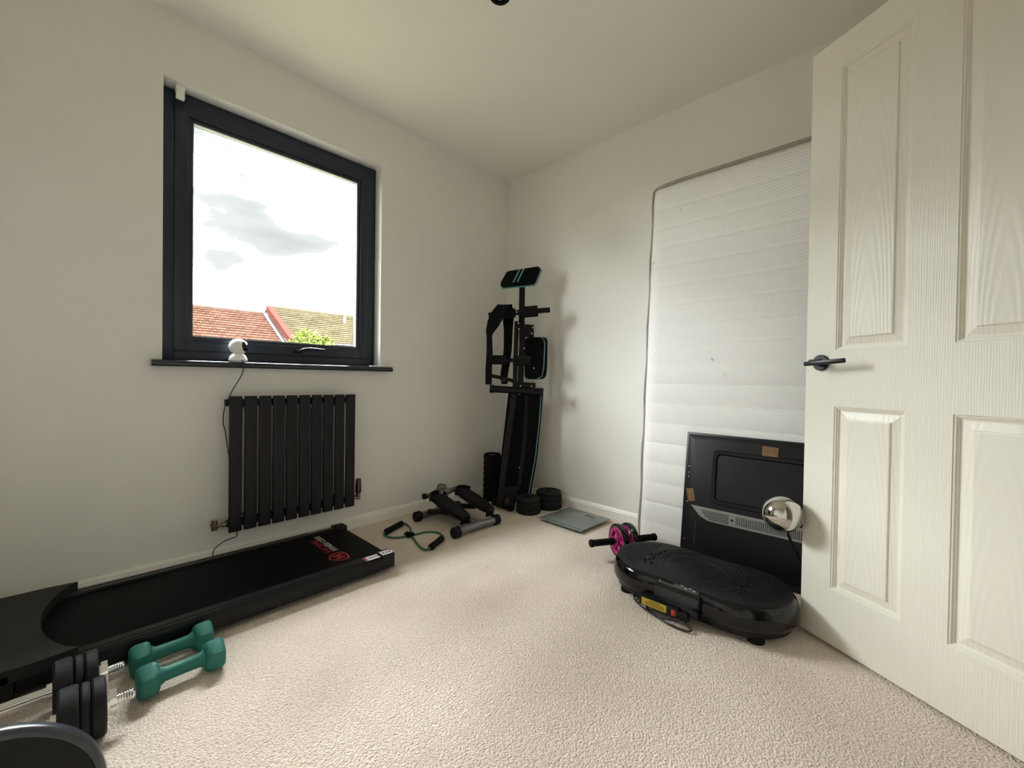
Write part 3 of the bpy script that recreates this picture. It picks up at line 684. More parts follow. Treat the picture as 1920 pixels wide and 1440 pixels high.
for i, (r, h) in enumerate(((.079, .025), (.078, .025), (.080, .025), (.078, .025))):
    plate(r, h, (-.292+random.uniform(-.002, .002), -.508+random.uniform(-.002, .002), z), 'small black weight plate, '+WHICH[i]+' of the narrow stack beside the bench', 'small black plates stacked'); z += h
z = 0
for i, (r, h) in enumerate(((.090, .029), (.090, .029), (.086, .028), (.084, .027))):
    plate(r, h, (-.116+random.uniform(-.002, .002), -.536+random.uniform(-.002, .002), z), 'large black weight plate, '+WHICH[i]+' of the wide stack against the skirting', 'large black plates stacked'); z += h

# ------------------------------------------------------------------ foam roller
fr_ = thing('foam_roller', 'black grooved foam roller standing on end in the room corner', 'foam roller', (-.270, -.140, 0))
bm = bm_(); prof = [(.050, .0), (.060, .0)]
for k in range(8):
    z0 = .008+k*.040; prof += [(.061, z0), (.064, z0+.006), (.064, z0+.026), (.061, z0+.032), (.0565, z0+.034), (.0565, z0+.038)]
prof += [(.060, .327), (.055, .330), (.050, .330), (.050, .0)]
add_lathe(bm, prof, (0, 0, 0), (0, 0, 1), 40); obj('sleeve', bm, m_foam, fr_, local=True, smooth=40)
bm = bm_(); add_lathe(bm, [(0, .31), (.050, .31), (.050, .316), (0, .316)], (0, 0, 0), (0, 0, 1), 32); obj('end_disc', bm, mat('grey_core', (.36, .37, .37), .5, noise=.05), fr_, local=True)

# ------------------------------------------------------------------ folded weight bench
def bd(py): return 2.765+.045*(960-py)/460
def B(px, py, dd=0.0): return at_depth(px, py, bd(py)+dd)
foot = B(950, 955); bench = thing('weight_bench', 'folded black weight bench with teal piping standing upright in the corner', 'weight bench', (foot.x, foot.y, 0))
fwd = Vector((_fw.x, _fw.y, 0)).normalized(); side = Vector((fwd.y, -fwd.x, 0))
def pad_mesh(outline, dd, th, bev=.008):
    """slab from a px outline (front face toward the room), th metres deep"""
    bm = bm_(); f = [B(x, y, dd) for x, y in outline]; bk = [p+fwd*th for p in f]
    add_loft(bm, [f, bk]); bmesh.ops.bevel(bm, geom=list(bm.edges), offset=bev, segments=3, affect='EDGES', clamp_overlap=True); return bm
def tubepx(bm, pts, dd, r, seg=14): add_tube(bm, [B(x, y, dd) for x, y in pts], r, seg)
def round_poly(P, r, n=4):
    out = []; m = len(P)
    for i in range(m):
        a, b_, c = Vector(P[i-1]), Vector(P[i]), Vector(P[(i+1) % m])
        d1 = (a-b_).normalized(); d2 = (c-b_).normalized(); s = b_+d1*r; e = b_+d2*r
        for k in range(n+1):
            u = k/n; out.append(tuple(((1-u)**2*s+2*u*(1-u)*b_+u*u*e)))
    return out
def piping(outline, dd, r=.004):
    bm = bm_(); add_tube(bm, [B(x, y, dd) for x, y in outline], r, 8); return bm
# long backrest pad
lp = round_poly([(953, 736), (1019, 736), (1013, 804), (1006, 867), (995, 929), (935, 929), (941, 844)], 5)
pad = obj('backrest_pad', pad_mesh(lp, .045, .055), m_vinyl, bench)
obj('piping', piping([(1013, 740), (1014.5, 746), (1010, 804), (1003, 862), (991, 926)], .043), m_teal, pad)
# seat pad
sp = round_poly([(984, 632), (1027, 632), (1026, 690), (1023, 711), (984, 711)], 8)
spd = obj('seat_pad', pad_mesh(sp, .035, .050), m_vinyl, bench)
obj('piping', piping([(1014, 632.5), (1019.5, 636), (1021.5, 645), (1019.5, 690), (1016, 706), (1008, 710)], .034), m_teal, spd)
# preacher pad
oc = [(938, 531), (949.5, 510), (953, 508), (1009, 499), (1014.5, 504), (1004.5, 529), (1001, 532.5), (942, 538.5)]
pp = obj('preacher_pad', pad_mesh(oc, -.03, .03, .0035), m_vinyl, bench)
obj('piping', piping([(938, 533.5), (942, 541), (1002, 535), (1006, 531), (1016, 506)], -.020, .0045), m_teal, pp)
for q in ([(974.5, 505), (962, 529.5)], [(982.5, 503.5), (970, 528.5)]):
    bm = bm_(); pts = [B(x, y, -.0315) for x, y in q]; ribbon(bm, pts, [.009, .009], side, .002); obj('stripe', bm, m_teal, pp, smooth=0)
# frame
bm = bm_(); tubepx(bm, [(979, 537), (978, 600), (979, 640), (975, 735)], .0, .027, 4)
obj('mast', bm, m_frame, bench)
bm = bm_(); tubepx(bm, [(969, 603), (967, 660), (965, 738)], -.03, .021, 4); obj('inner_post', bm, m_frame, bench)
bm = bm_(); tubepx(bm, [(964, 738), (953, 820), (942, 900), (936, 950)], -.015, .026, 4); obj('leg', bm, m_frame, bench)
bm = bm_(); tubepx(bm, [(987, 742), (984, 820), (974, 905), (962, 946)], .03, .016, 4); obj('leg', bm, m_frame, bench)
bm = bm_(); tubepx(bm, [(916, 591), (970, 586), (1031, 581)], -.055, .0175, 16); ub = obj('roller_bar', bm, m_frame, bench)
bm = bm_(); tubepx(bm, [(974, 586), (1008, 583)], -.055, .037, 20); obj('foam_sleeve', bm, m_foam, ub)
bm = bm_(); tubepx(bm, [(929, 590), (966, 586.5)], -.055, .031, 20); obj('foam_sleeve', bm, m_foam, ub)
bm = bm_(); tubepx(bm, [(924, 675), (994, 676)], -.05, .014, 14); mb = obj('leg_bar', bm, m_frame, bench)
bm = bm_(); tubepx(bm, [(923, 674.5), (949, 675)], -.05, .031, 20); obj('foam_sleeve', bm, m_foam, mb)
bm = bm_(); tubepx(bm, [(962, 676), (995, 677)], -.06, .034, 20); obj('foam_sleeve', bm, m_foam, mb)
bm = bm_(); tubepx(bm, [(921, 729), (1016, 735)], -.045, .0235, 18); fb = obj('floor_bar', bm, m_frame, bench)
for x, y in ((922, 729), (1015, 735)):
    bm = bm_(); tubepx(bm, [(x-3.5, y-.2), (x+3.5, y+.2)], -.045, .027, 18); obj('end_cap', bm, m_blackmat, fb)
bm = bm_(); tubepx(bm, [(917, 704), (934, 707), (962, 714)], -.055, .012, 12); lv = obj('adjuster_lever', bm, m_frame, bench)
bm = bm_(); tubepx(bm, [(943, 711), (948, 713)], -.055, .026, 14); obj('adjuster_knob', bm, m_black, lv)
bm = bm_(); vs = add_loft(bm, [[B(x, y, -.01) for x, y in ((984, 608), (1001, 609), (1001, 632), (984, 632))], [B(x, y, .005) for x, y in ((984, 608), (1001, 609), (1001, 632), (984, 632))]]); obj('bracket', bm, m_frame, bench)
bm = bm_(); add_loft(bm, [[B(x, y, -.02) for x, y in ((962, 715), (1004, 718), (1004, 727), (962, 727))], [B(x, y, .0) for x, y in ((962, 715), (1004, 718), (1004, 727), (962, 727))]]); obj('bracket', bm, m_frame, bench)
for x, y, dd in ((969, 585, -.090), (972, 606, -.052), (973, 617, -.052), (983, 653, -.030), (1001, 690, .030), (998.5, 614, -.013), (997, 625, -.013), (976, 724, -.025), (997, 724, -.025), (974, 877, .040), (974, 739, -.025)):
    bm = bm_(); p0 = B(x, y, dd); add_lathe(bm, [(0, 0), (.0055, 0), (.005, .004), (0, .006)], p0, -fwd, 10); obj('bolt', bm, m_steel, bench)
# base frame block low down
bm = bm_(); q_ = ((939, 912), (972, 912), (963, 940), (935, 946)); add_loft(bm, [[B(x, y, .0) for x, y in q_], [B(x, y, .05) for x, y in q_]]); obj('lower_frame', bm, m_frame, bench)
# base foot on the floor
def fl(px, py, z):
    d = (_fw+_rt*((px-960)/FPX)-_up*((py-720)/FPX)); return CAM+d*((z-CAM.z)/d.z)
bm = bm_(); add_tube(bm, [fl(929, 941, .025), fl(958, 951.5, .025)], .0235, 16); gf = obj('base_bar', bm, m_frame, bench)
for x, y in ((929.5, 941.3), (957, 951)):
    bm = bm_(); a = fl(x-2.5, y-.9, .025); c = fl(x+2.5, y+.9, .025); add_tube(bm, [a, c], .026, 16); obj('end_cap', bm, m_blackmat, gf)
bm = bm_(); add_tube(bm, [B(937, 935, .01), fl(938, 944, .025)], .018, 12); add_tube(bm, [B(956, 928, .03), fl(950, 947, .03)], .016, 12); obj('base_stem', bm, m_frame, bench)
bm = bm_(); add_tube(bm, [fl(948, 942, .05), fl(957, 943, .05)], .03, 18); obj('roller_end', bm, mat('dark_brown_foam', (.020, .014, .012), .8, noise=.1), bench)

# strap hanging over the roller bar
st_ = thing('hanging_strap', 'black padded strap looped over the bar of the upright bench', 'strap', B(916, 721, -.06))
m_strap = mat('black_webbing', (.003, .003, .0042), .8, spec=.1, noise=.15, nscale=200, bump=.3, bscale=900)
bm = bm_()
ribbon(bm, [B(x, y, d) for x, y, d in ((950, 574, -.060), (942, 576, -.098), (933, 590, -.104), (925, 606, -.104), (918, 622, -.102), (917.5, 630, -.10), (918, 660, -.098), (916.5, 690, -.098), (916, 721, -.098))], [.045, .075, .085, .080, .050, .036, .040, .042, .042], side, .012)
obj('front_strap', bm, m_strap, st_, smooth=60)
bm = bm_()
ribbon(bm, [B(x, y, d) for x, y, d in ((944, 573, -.06), (950, 574, -.012), (953, 590, .014), (953, 620, .014), (952, 655, .014), (949, 680, .012), (945, 704, .008), (946, 720, .008))], [.07, .075, .08, .06, .055, .052, .050, .04], side, .012)
obj('back_strap', bm, m_strap, st_, smooth=60)

# ------------------------------------------------------------------ mattress leaning on the right wall
MY0, MY1 = -2.130, -1.226; ML = 1.945; MT = .095
mfb, mft = Vector((-.208, 0, 0)), Vector((-.100, 0, 1.940))
up_ = (mft-mfb).normalized(); nrm_ = Vector((-up_.z, 0, up_.x))      # toward the room
mtr = thing('mattress', 'white quilted single mattress leaning upright against the wall', 'mattress', (-.16, (MY0+MY1)/2, 0))
m_quilt = mat('quilted_cover', (.87, .865, .845), .85, spec=.15)
t, b, tcn = nodes_of(m_quilt)
mpn = t.nodes.new('ShaderNodeMapping'); mpn.inputs['Rotation'].default_value = (math.radians(52), 0, 0); t.links.new(tcn.outputs['Object'], mpn.inputs['Vector'])
wv = t.nodes.new('ShaderNodeTexWave'); wv.bands_direction = 'Y'; wv.inputs['Scale'].default_value = 26; wv.inputs['Distortion'].default_value = .8; wv.inputs['Detail Scale'].default_value = 4
t.links.new(mpn.outputs[0], wv.inputs['Vector'])
bp = t.nodes.new('ShaderNodeBump'); bp.inputs['Strength'].default_value = .35; bp.inputs['Distance'].default_value = .003
t.links.new(wv.outputs['Fac'], bp.inputs['Height']); t.links.new(bp.outputs[0], b.inputs['Normal'])
ns = t.nodes.new('ShaderNodeTexNoise'); ns.inputs['Scale'].default_value = 9.5; ns.inputs['Detail'].default_value = 5; ns.inputs['Roughness'].default_value = .7; t.links.new(tcn.outputs['Object'], ns.inputs['Vector'])
rs = t.nodes.new('ShaderNodeValToRGB'); rs.color_ramp.elements[0].position = .665; rs.color_ramp.elements[1].position = .73
rs.color_ramp.elements[0].color = (.87, .865, .845, 1); rs.color_ramp.elements[1].color = (.42, .40, .37, 1)
t.links.new(ns.outputs['Fac'], rs.inputs['Fac']); t.links.new(rs.outputs['Color'], b.inputs['Base Color'])
bm = bm_(); ny, nzr = 26, 19*18; front = []
ROW = .1062; Z_OFF = .110-ROW
for j in range(nzr+1):
    s = ML*j/nzr; row = []
    ph = ((s-Z_OFF)/ROW) % 1.0; puff = .011*(abs(math.sin(PI*ph))**.30)
    for i in range(ny+1):
        y = MY1+(MY0-MY1)*i/ny
        e = min(s, ML-s, (MY1-y), (y-MY0)); edge = -.022*max(0, 1-e/.035)**2
        wob = .002*math.sin(7*y+s*3)
        row.append(bm.verts.new(mfb+up_*s+nrm_*(puff*min(1, e/.04)+edge+wob-.004)+Vector((0, y, 0))))
    front.append(row)
for j in range(nzr):
    for i in range(ny): bm.faces.new((front[j][i], front[j][i+1], front[j+1][i+1], front[j+1][i]))
def sidewall(loop):
    bk = [bm.verts.new(v.co-nrm_*(MT-.02)) for v in loop]
    for k in range(len(loop)-1): bm.faces.new((loop[k], loop[k+1], bk[k+1], bk[k]))
loop = front[0]+[r[-1] for r in front[1:]]+front[-1][-2::-1]+[r[0] for r in front[-2:0:-1]]+[front[0][0]]
bk = [bm.verts.new(v.co-nrm_*(MT-.025)) for v in loop[:-1]]
for k in range(len(bk)): bm.faces.new((loop[k], loop[(k+1) % len(bk)], bk[(k+1) % len(bk)], bk[k]))
bm.faces.new(bk)
obj('quilted_cover', bm, m_quilt, mtr, smooth=60)
m_pipe = mat('grey_tape', (.36, .335, .295), .75, noise=.08, nscale=60)
bm = bm_(); q = .008; pts = []
def mp_(s, y, d=0.0): return mfb+up_*s+nrm_*(-.021+d)+Vector((0, y, 0))
path = [mp_(.004, MY1-.002)]+[mp_(ML*k/20, MY1+.004*math.sin(k*1.7)) for k in range(1, 20)]+[mp_(ML-.012, MY1-.001), mp_(ML, MY1-.012)]+[mp_(ML+.012*min(1, k/3), MY1+(MY0-MY1)*k/20) for k in range(1, 20)]+[mp_(ML, MY0+.012), mp_(ML-.012, MY0)]+[mp_(ML*k/20, MY0) for k in range(19, 0, -1)]+[mp_(.004, MY0)]
add_tube(bm, path, [.0055]*22+[.010]*21+[.0055]*(len(path)-43), 8); obj('edge_tape', bm, m_pipe, mtr)

# ------------------------------------------------------------------ television seen from the back
TVY0, TVY1 = -2.565, -1.490; TVH = .617
tb, tt = Vector((-.300, 0, .002)), Vector((-.226, 0, .614)); tu = (tt-tb).normalized(); tn = Vector((-tu.z, 0, tu.x))
tvo = thing('television', 'large black flat television leaning with its back out against the mattress', 'television', (-.27, (TVY0+TVY1)/2, 0))
TM = Matrix(((0, tn.x, tu.x), (-1, tn.y, tu.y), (0, tn.z, tu.z))).to_4x4(); TM.translation = tb+Vector((0, TVY1, 0))
# TM local: x along -y (from the visible left edge), y out toward the room, z up the panel
def tvbox(bm, x0, x1, y0, y1, z0, z1, bev=.0):
    vs = span(bm, (x0, y0, z0), (x1, y1, z1), bev)
    for v in {v for v in vs}: v.co = TM @ v.co
TVW = TVY1-TVY0
m_tv = mat('tv_back_plastic', (.0045, .0045, .005), .36, spec=.3, noise=.12, nscale=6, bump=.06, bscale=600)
bm = bm_(); tvbox(bm, 0, TVW, -.040, -.012, 0, TVH, .003); obj('screen_frame', bm, m_tv, tvo)
bm = bm_()
def rect(x0, x1, z0, z1, y): return [TM @ Vector(p) for p in ((x0, y, z0), (x1, y, z0), (x1, y, z1), (x0, y, z1))]
add_loft(bm, [rect(.010, TVW-.010, .008, TVH-.010, -.014), rect(.010, TVW-.010, .008, TVH-.010, -.010), rect(.045, TVW-.045, .03, TVH-.040, .0)]); back = obj('back_cover', bm, m_tv, tvo, smooth=20)
# raised rounded frame around the central recess
def rrect(x0, x1, z0, z1, r, n=5):
    P = []
    for cx, cz, a0 in ((x1-r, z1-r, 0), (x0+r, z1-r, 90), (x0+r, z0+r, 180), (x1-r, z0+r, 270)):
        for k in range(n+1):
            a = math.radians(a0+90*k/n); P.append((cx+r*math.cos(a), cz+r*math.sin(a)))
    return P
bm = bm_(); X0, X1, Z0, Z1 = .130, TVW-.130, .292, .545
loops = []
for ins, yy in ((0, -.001), (.004, .006), (.018, .006), (.024, -.0005)):
    loops.append([TM @ Vector((x, yy, z)) for x, z in rrect(X0+ins, X1-ins, Z0+ins, Z1-ins, .030-ins*.5)])
add_loft(bm, loops, False, False); obj('raised_frame', bm, m_tv, back, smooth=30)
# silver vent strip
m_vent = mat('silver_grey_grille', (.30, .29, .275), .42, metal=.3, noise=.05, nscale=40)
bm = bm_(); zt = .268
pf = [(.045, zt), (TVW-.045, zt), (TVW-.09, zt-.045), (TVW-.13, zt-.060), (.13, zt-.060), (.09, zt-.045)]
add_prism(bm, pf, -.001, .005, TM @ Matrix(((1, 0, 0, 0), (0, 0, 1, 0), (0, 1, 0, 0), (0, 0, 0, 1))))
bmesh.ops.bevel(bm, geom=list(bm.edges), offset=.0015, segments=1, affect='EDGES')
vent = obj('vent_strip', bm, m_vent, tvo, smooth=30)
bm = bm_(); x = .095
while x < TVW-.1:
    dense = x < .215 or x > TVW-.215
    if not (.215 < x < .245 or TVW-.245 < x < TVW-.215 or .495 < x < .52):
        if dense:
            for k in range(5):
                z1_ = zt-.012-.0085*k
                if x > .085+.009*k+.004: tvbox(bm, x, x+.0042, .0040, .0054, z1_-.006, z1_)
        else: tvbox(bm, x, x+.0028, .0040, .0054, zt-.050, zt-.012)
    x += .0072
sl = obj('vent_slot', bm, m_black, vent, smooth=0); sl['kind'] = 'stuff'
for x in (.230, .508, TVW-.230):
    bm = bm_(); add_lathe(bm, [(0, 0), (.006, 0), (.006, .001), (0, .001)], TM @ Vector((x, .0048, zt-.032)), tn, 14); obj('screw_hole', bm, m_black, vent)
m_tape = mat('brown_parcel_tape', (.20, .105, .045), .4, noise=.12, nscale=50)
def tape(cx, cz, w, h, rot):
    bm = bm_(); vs = add_box(bm, (0, 0, 0), (w, .0012, h), Matrix.Rotation(rot, 3, 'Y'))
    for v in vs: v.co = TM @ (v.co+Vector((cx, .0012, cz)))
    obj('tape_piece', bm, m_tape, tvo, smooth=0)
tape(.365, .558, .062, .055, .03); tape(.040, .315, .034, .060, -.25)
for zz in (.45, .42, .40, .28, .10):
    bm = bm_(); add_lathe(bm, [(0, 0), (.0035, 0), (.003, .002), (0, .0025)], TM @ Vector((.022, -.008, zz)), tn, 10); obj('screw', bm, m_steel, tvo)
bm = bm_()
for k in range(7): tvbox(bm, .066, .074, -.003, .002, .085+.016*k, .095+.016*k)
pt = obj('port_row', bm, mat('port_metal', (.10, .10, .10), .3, metal=.8, noise=.1), tvo); pt['kind'] = 'stuff'

# ------------------------------------------------------------------ chrome globe lamp behind the door edge
lampc = Vector((-.609, -1.974, .402))
lm = thing('globe_lamp', 'small lamp with a mirrored chrome globe peeking past the door edge', 'lamp', (-.472, -2.135, 0))
bm = bm_(); R = .0615
add_lathe(bm, [(0, -R*1.03)]+[(R*math.cos(a), R*math.sin(a)*(1.03)) for a in [math.radians(-84+6*k) for k in range(29)]]+[(0, R*1.03)], lampc, Vector((.25, -.5, .35)), 48); gb = obj('globe', bm, m_mirror, lm, smooth=60)
bm = bm_(); gx = Vector((-.75, .05, .25)).normalized()
add_tube(bm, [lampc + (basis(gx)[0]*math.cos(2*PI*k/48)+basis(gx)[1]*math.sin(2*PI*k/48))*R*.985+gx*R*.18 for k in range(48)], .0012, 6, closed=True); obj('seam_ring', bm, m_gloss, gb)
bm = bm_(); add_tube(bm, smooth_path([lampc+Vector((.025, -.012, -.050)), (-.560, -1.992, .30), (-.515, -2.04, .18), (-.480, -2.11, .08), (-.472, -2.135, .015)], 6), .0045, 10); obj('stem', bm, m_frame, lm)
bm = bm_(); add_lathe(bm, [(0, 0), (.055, 0), (.056, .006), (.050, .014), (.012, .018), (0, .018)], (-.472, -2.135, 0), (0, 0, 1), 32); obj('base', bm, m_chrome, lm)

# ------------------------------------------------------------------ vibration plate
VC = Vector((-.645, -1.700, 0))
vp = thing('vibration_plate', 'glossy black oval vibration plate on the floor in front of the television', 'vibration plate', VC)
def stad(R, z, a=.15, n=20, waist=0.0):
    L = []
    for k in range(n+1):
        an = PI*k/n; L.append(Vector((VC.x+R*math.cos(an), VC.y+a+R*math.sin(an), z)))
    m_ = 8
    for k in range(1, m_):
        u = k/m_; L.append(Vector((VC.x-R+waist*math.sin(PI*u), VC.y+a-2*a*u, z)))
    for k in range(n+1):
        an = PI+PI*k/n; L.append(Vector((VC.x+R*math.cos(an), VC.y-a+R*math.sin(an), z)))
    for k in range(1, m_):
        u = k/m_; L.append(Vector((VC.x+R-waist*math.sin(PI*u), VC.y-a+2*a*u, z)))
    return L
bm = bm_(); add_loft(bm, [stad(.150, .018), stad(.160, .016), stad(.168, .022), stad(.174, .040), stad(.176, .056)]); obj('under_body', bm, m_black, vp, smooth=40)
bm = bm_(); add_loft(bm, [stad(R_, z_, waist=w_) for R_, z_, w_ in ((.165, .046, 0), (.178, .045, .004), (.184, .049, .008), (.1865, .056, .010), (.1875, .068, .012), (.1865, .085, .012), (.183, .100, .012), (.178, .112, .010), (.172, .120, .008), (.165, .1235, .006))]); sh = obj('shell', bm, m_gloss, vp, smooth=50)
m_mat_ = mat('textured_rubber_mat', (.0055, .0055, .006), .6, spec=.28, noise=.2, nscale=120, bump=.35, bscale=300)
bm = bm_(); add_loft(bm, [stad(.168, .118, waist=.006), stad(.169, .126, waist=.006), stad(.1665, .1295, waist=.006), stad(.163, .130, waist=.006)]); mt_ = obj('rubber_mat', bm, m_mat_, vp, smooth=50)
bm = bm_()                                    # ridge rings and studs on the mat
def inside(x, y, m=.154):
    dx = x-VC.x; dy = max(0, abs(y-VC.y)-.15); return math.hypot(dx, dy) < m
for rr in (.075, .088, .100, .122, .135, .148, .172):
    pts = [Vector((VC.x+rr*math.cos(2*PI*k/72), VC.y+rr*1.05*math.sin(2*PI*k/72), .1302)) for k in range(73)]
    run = []
    for p in pts+[None]:
        if p is not None and inside(p.x, p.y): run.append(p)
        else:
            if len(run) > 2: add_tube(bm, run, .0018, 6)
            run = []
rg = obj('ridge', bm, m_mat_, mt_); rg['kind'] = 'stuff'
bm = bm_()
for k in range(260):
    a = k*2.39996; rr = .0043*math.sqrt(k+1); x, y = VC.x+rr*math.cos(a), VC.y+rr*math.sin(a)
    add_lathe(bm, [(.0016, .1295), (.0012, .1318), (0, .1322)], (x, y, 0), (0, 0, 1), 6)
for sgn in (-1, 1):
    for i in range(18):
        for j in range(5):
            x = VC.x-.13+.0152*i; y = VC.y+sgn*(.205+.021*j)
            if inside(x, y, .146): add_box(bm, (x, y, .1300), (.0022, .017, .0030))
    for (dx, dy) in ((-.055, .17), (-.03, .165), (-.01, .172), (.02, .17), (.045, .168), (-.08, .15), (-.065, .185), (-.09, .175), (.07, .16), (.0, .19)):
        add_lathe(bm, [(.0065, .1295), (.0062, .1335), (.004, .1355), (0, .136)], (VC.x+dx, VC.y+sgn*dy, 0), (0, 0, 1), 10)
sd = obj('stud', bm, m_mat_, mt_); sd['kind'] = 'stuff'
# console
CX = VC.x-.180
bm = bm_()
poly = [(-.845, .040), (-.838, .098), (-.826, .110), (-.795, .126), (-.780, .126), (-.780, .040)]
add_loft(bm, [[Vector((x, y, z)) for x, z in poly] for y in (-1.612, -1.776)]); bmesh.ops.bevel(bm, geom=list(bm.edges), offset=.003, segments=2, affect='EDGES'); con = obj('console', bm, m_gloss, vp, smooth=40)
cn = (Vector((-.795, 0, .126))-Vector((-.826, 0, .110))); cl = cn.length; cn.normalize()
bm = bm_(); cm = Matrix(((0, cn.x, -cn.z), (-1, 0, 0), (0, cn.z, cn.x))).to_4x4(); cm.translation = Vector((-.8105, -1.694, .1183))
add_box(bm, (0, 0, .0005), (.145, .026, .0022), None, .0008); bmesh.ops.transform(bm, matrix=cm, verts=bm.verts); cpn = obj('control_panel', bm, mat('grey_panel', (.06, .062, .07), .25, noise=.05), con)
for k in range(4):
    bm = bm_(); add_box(bm, (.012+.015*k, .003*(-1)**k, .002), (.010, .007, .0022), None, .0008); bmesh.ops.transform(bm, matrix=cm, verts=bm.verts); obj('button', bm, mat('pale_button', (.22, .22, .23), .35, noise=.05), cpn)
bm = bm_(); add_box(bm, (-.040, 0, .002), (.045, .013, .0012)); bmesh.ops.transform(bm, matrix=cm, verts=bm.verts); obj('display', bm, m_gloss, cpn, smooth=0)
# sticker, switch, socket on the lower front
bm = bm_(); span(bm, (-.8470, -1.682, .034), (-.8430, -1.575, .062)); span(bm, (-.8420, -1.682, .034), (-.80, -1.575, .060)); bm.free()
bm = bm_(); add_box(bm, (-.838, -1.640, .040), (.05, .150, .036), None, .006); skt = obj('socket_panel', bm, m_black, vp)
m_yel = mat('yellow_label', (.50, .36, .02), .45, noise=.06, nscale=50)
bm = bm_(); add_box(bm, (-.8635, -1.625, .042), (.0012, .094, .026)); yl = obj('yellow_label', bm, m_yel, vp, smooth=0)
bm = bm_()
for k in range(3): add_box(bm, (-.8645, -1.628, .050-.007*k), (.0006, .070-.03*(k == 0), .0022))
obj('label_print', bm, m_dprint, yl, smooth=0)
bm = bm_(); add_box(bm, (-.864, -1.698, .040), (.006, .016, .020), None, .002); obj('power_switch', bm, mat('red_switch', (.45, .03, .02), .3, noise=.05, emit=None), vp)
bm = bm_(); add_box(bm, (-.845, -1.72, .036), (.03, .05, .03), None, .004); obj('plug_housing', bm, m_black, vp)
bm = bm_(); add_tube(bm, smooth_path([(-.862, -1.72, .026), (-.872, -1.70, .018), (-.872, -1.65, .010), (-.858, -1.60, .008), (-.835, -1.55, .008), (-.81, -1.52, .009), (-.78, -1.51, .010)], 6), .0032, 8)
add_tube(bm, smooth_path([(-.858, -1.735, .020), (-.874, -1.765, .010), (-.884, -1.735, .006), (-.880, -1.68, .006), (-.850, -1.60, .006), (-.80, -1.56, .007)], 6), .0035, 8); obj('power_cord', bm, m_cable, vp)
for dx in (-.115, .115):
    for dy in (-.235, .235):
        bm = bm_(); add_lathe(bm, [(0, 0), (.026, 0), (.027, .004), (.022, .026), (0, .026)], (VC.x+dx, VC.y+dy, 0), (0, 0, 1), 18); obj('foot', bm, m_blackmat, vp)

# ------------------------------------------------------------------ ceiling spotlight (only its lower rim is in the picture)
cl_ = Vector((-1.262, -1.180, 2.235))
cs = thing('ceiling_spotlight', 'black ceiling spotlight with a ringed rim hanging near the room centre', 'ceiling light', (cl_.x-.05, cl_.y-.05, H))
ax = Vector((-.12, -.12, -1)).normalized()
bm = bm_(); add_lathe(bm, [(.0001, -.085), (.030, -.085), (.038, -.075), (.041, -.01), (.041, .0), (.034, .0), (.033, -.008), (.030, -.014), (.0001, -.014)], cl_-ax*.0-Vector((.03, .03, 0)), ax, 40); obj('lamp_can', bm, m_black, cs)
bm = bm_(); add_lathe(bm, [(0, -.010), (.030, -.010), (.026, -.004), (0, -.001)], cl_-Vector((.03, .03, 0)), ax, 32); obj('bulb_face', bm, mat('unlit_bulb_glass', (.45, .46, .46), .15, noise=.05), cs)
bm = bm_(); add_tube(bm, [cl_-Vector((.03, .03, 0))-ax*.08, (cl_.x-.045, cl_.y-.045, H-.02)], .008, 12); obj('stem', bm, m_black, cs)
bm = bm_(); add_lathe(bm, [(0, 0), (.05, 0), (.05, .018), (.045, .022), (0, .022)], (cl_.x-.05, cl_.y-.05, H), (0, 0, -1), 32); obj('ceiling_rose', bm, m_black, cs)

# ------------------------------------------------------------------ outside
# unseen eaves added above the window, overhang sized to shade the floor near it
bm = bm_(); span(bm, (XL-1, TH, 2.32), (1.2, TH+.60, 2.36)); span(bm, (XL-1, TH+.58, 2.32), (1.2, TH+.61, 2.52)); add_tube(bm, [(XL-1, TH+.67, 2.47), (1.2, TH+.67, 2.47)], .055, 12)
struct(obj('trim_2', bm, mat('added_soffit', (.30, .30, .30), .6, noise=.05), smooth=30), 'unseen soffit and gutter added above the window to shade the floor')
GZ = -2.75
m_grass = mat('dry_lawn', (.060, .056, .034), .95, spec=.1, noise=.3, nscale=3)
bm = bm_(); span(bm, (-60, 1.0, GZ-.2), (80, 110, GZ)); struct(obj('ground', bm, m_grass, smooth=0), 'lawn outside the window')
def roof_mat(name, c1, c2, mortar):
    m = mat(name, c1, .9, spec=.0); t, b, tcn = nodes_of(m)
    br = t.nodes.new('ShaderNodeTexBrick'); br.inputs['Color1'].default_value = (*c1, 1); br.inputs['Color2'].default_value = (*c2, 1); br.inputs['Mortar'].default_value = (*mortar, 1)
    br.inputs['Scale'].default_value = 1.0; br.inputs['Brick Width'].default_value = .30; br.inputs['Row Height'].default_value = .30; br.inputs['Mortar Size'].default_value = .018; br.inputs['Bias'].default_value = -.1
    n = t.nodes.new('ShaderNodeTexNoise'); n.inputs['Scale'].default_value = 1.4; n.inputs['Detail'].default_value = 5
    t.links.new(tcn.outputs['UV'], br.inputs['Vector']); t.links.new(tcn.outputs['Object'], n.inputs['Vector'])
    mx = t.nodes.new('ShaderNodeMix'); mx.data_type = 'RGBA'; mx.blend_type = 'MULTIPLY'; mx.inputs[0].default_value = .55
    rr = t.nodes.new('ShaderNodeValToRGB'); rr.color_ramp.elements[0].position = .35; rr.color_ramp.elements[1].position = .65; rr.color_ramp.elements[0].color = (.5, .5, .45, 1); rr.color_ramp.elements[1].color = (1.2, 1.15, 1.1, 1)
    t.links.new(n.outputs['Fac'], rr.inputs['Fac']); t.links.new(br.outputs['Color'], mx.inputs[6]); t.links.new(rr.outputs['Color'], mx.inputs[7]); t.links.new(mx.outputs[2], b.inputs['Base Color'])
    return m
m_roofL = roof_mat('red_clay_tiles', (.0225, .0100, .0070), (.030, .0155, .0110), (.043, .027, .0215))
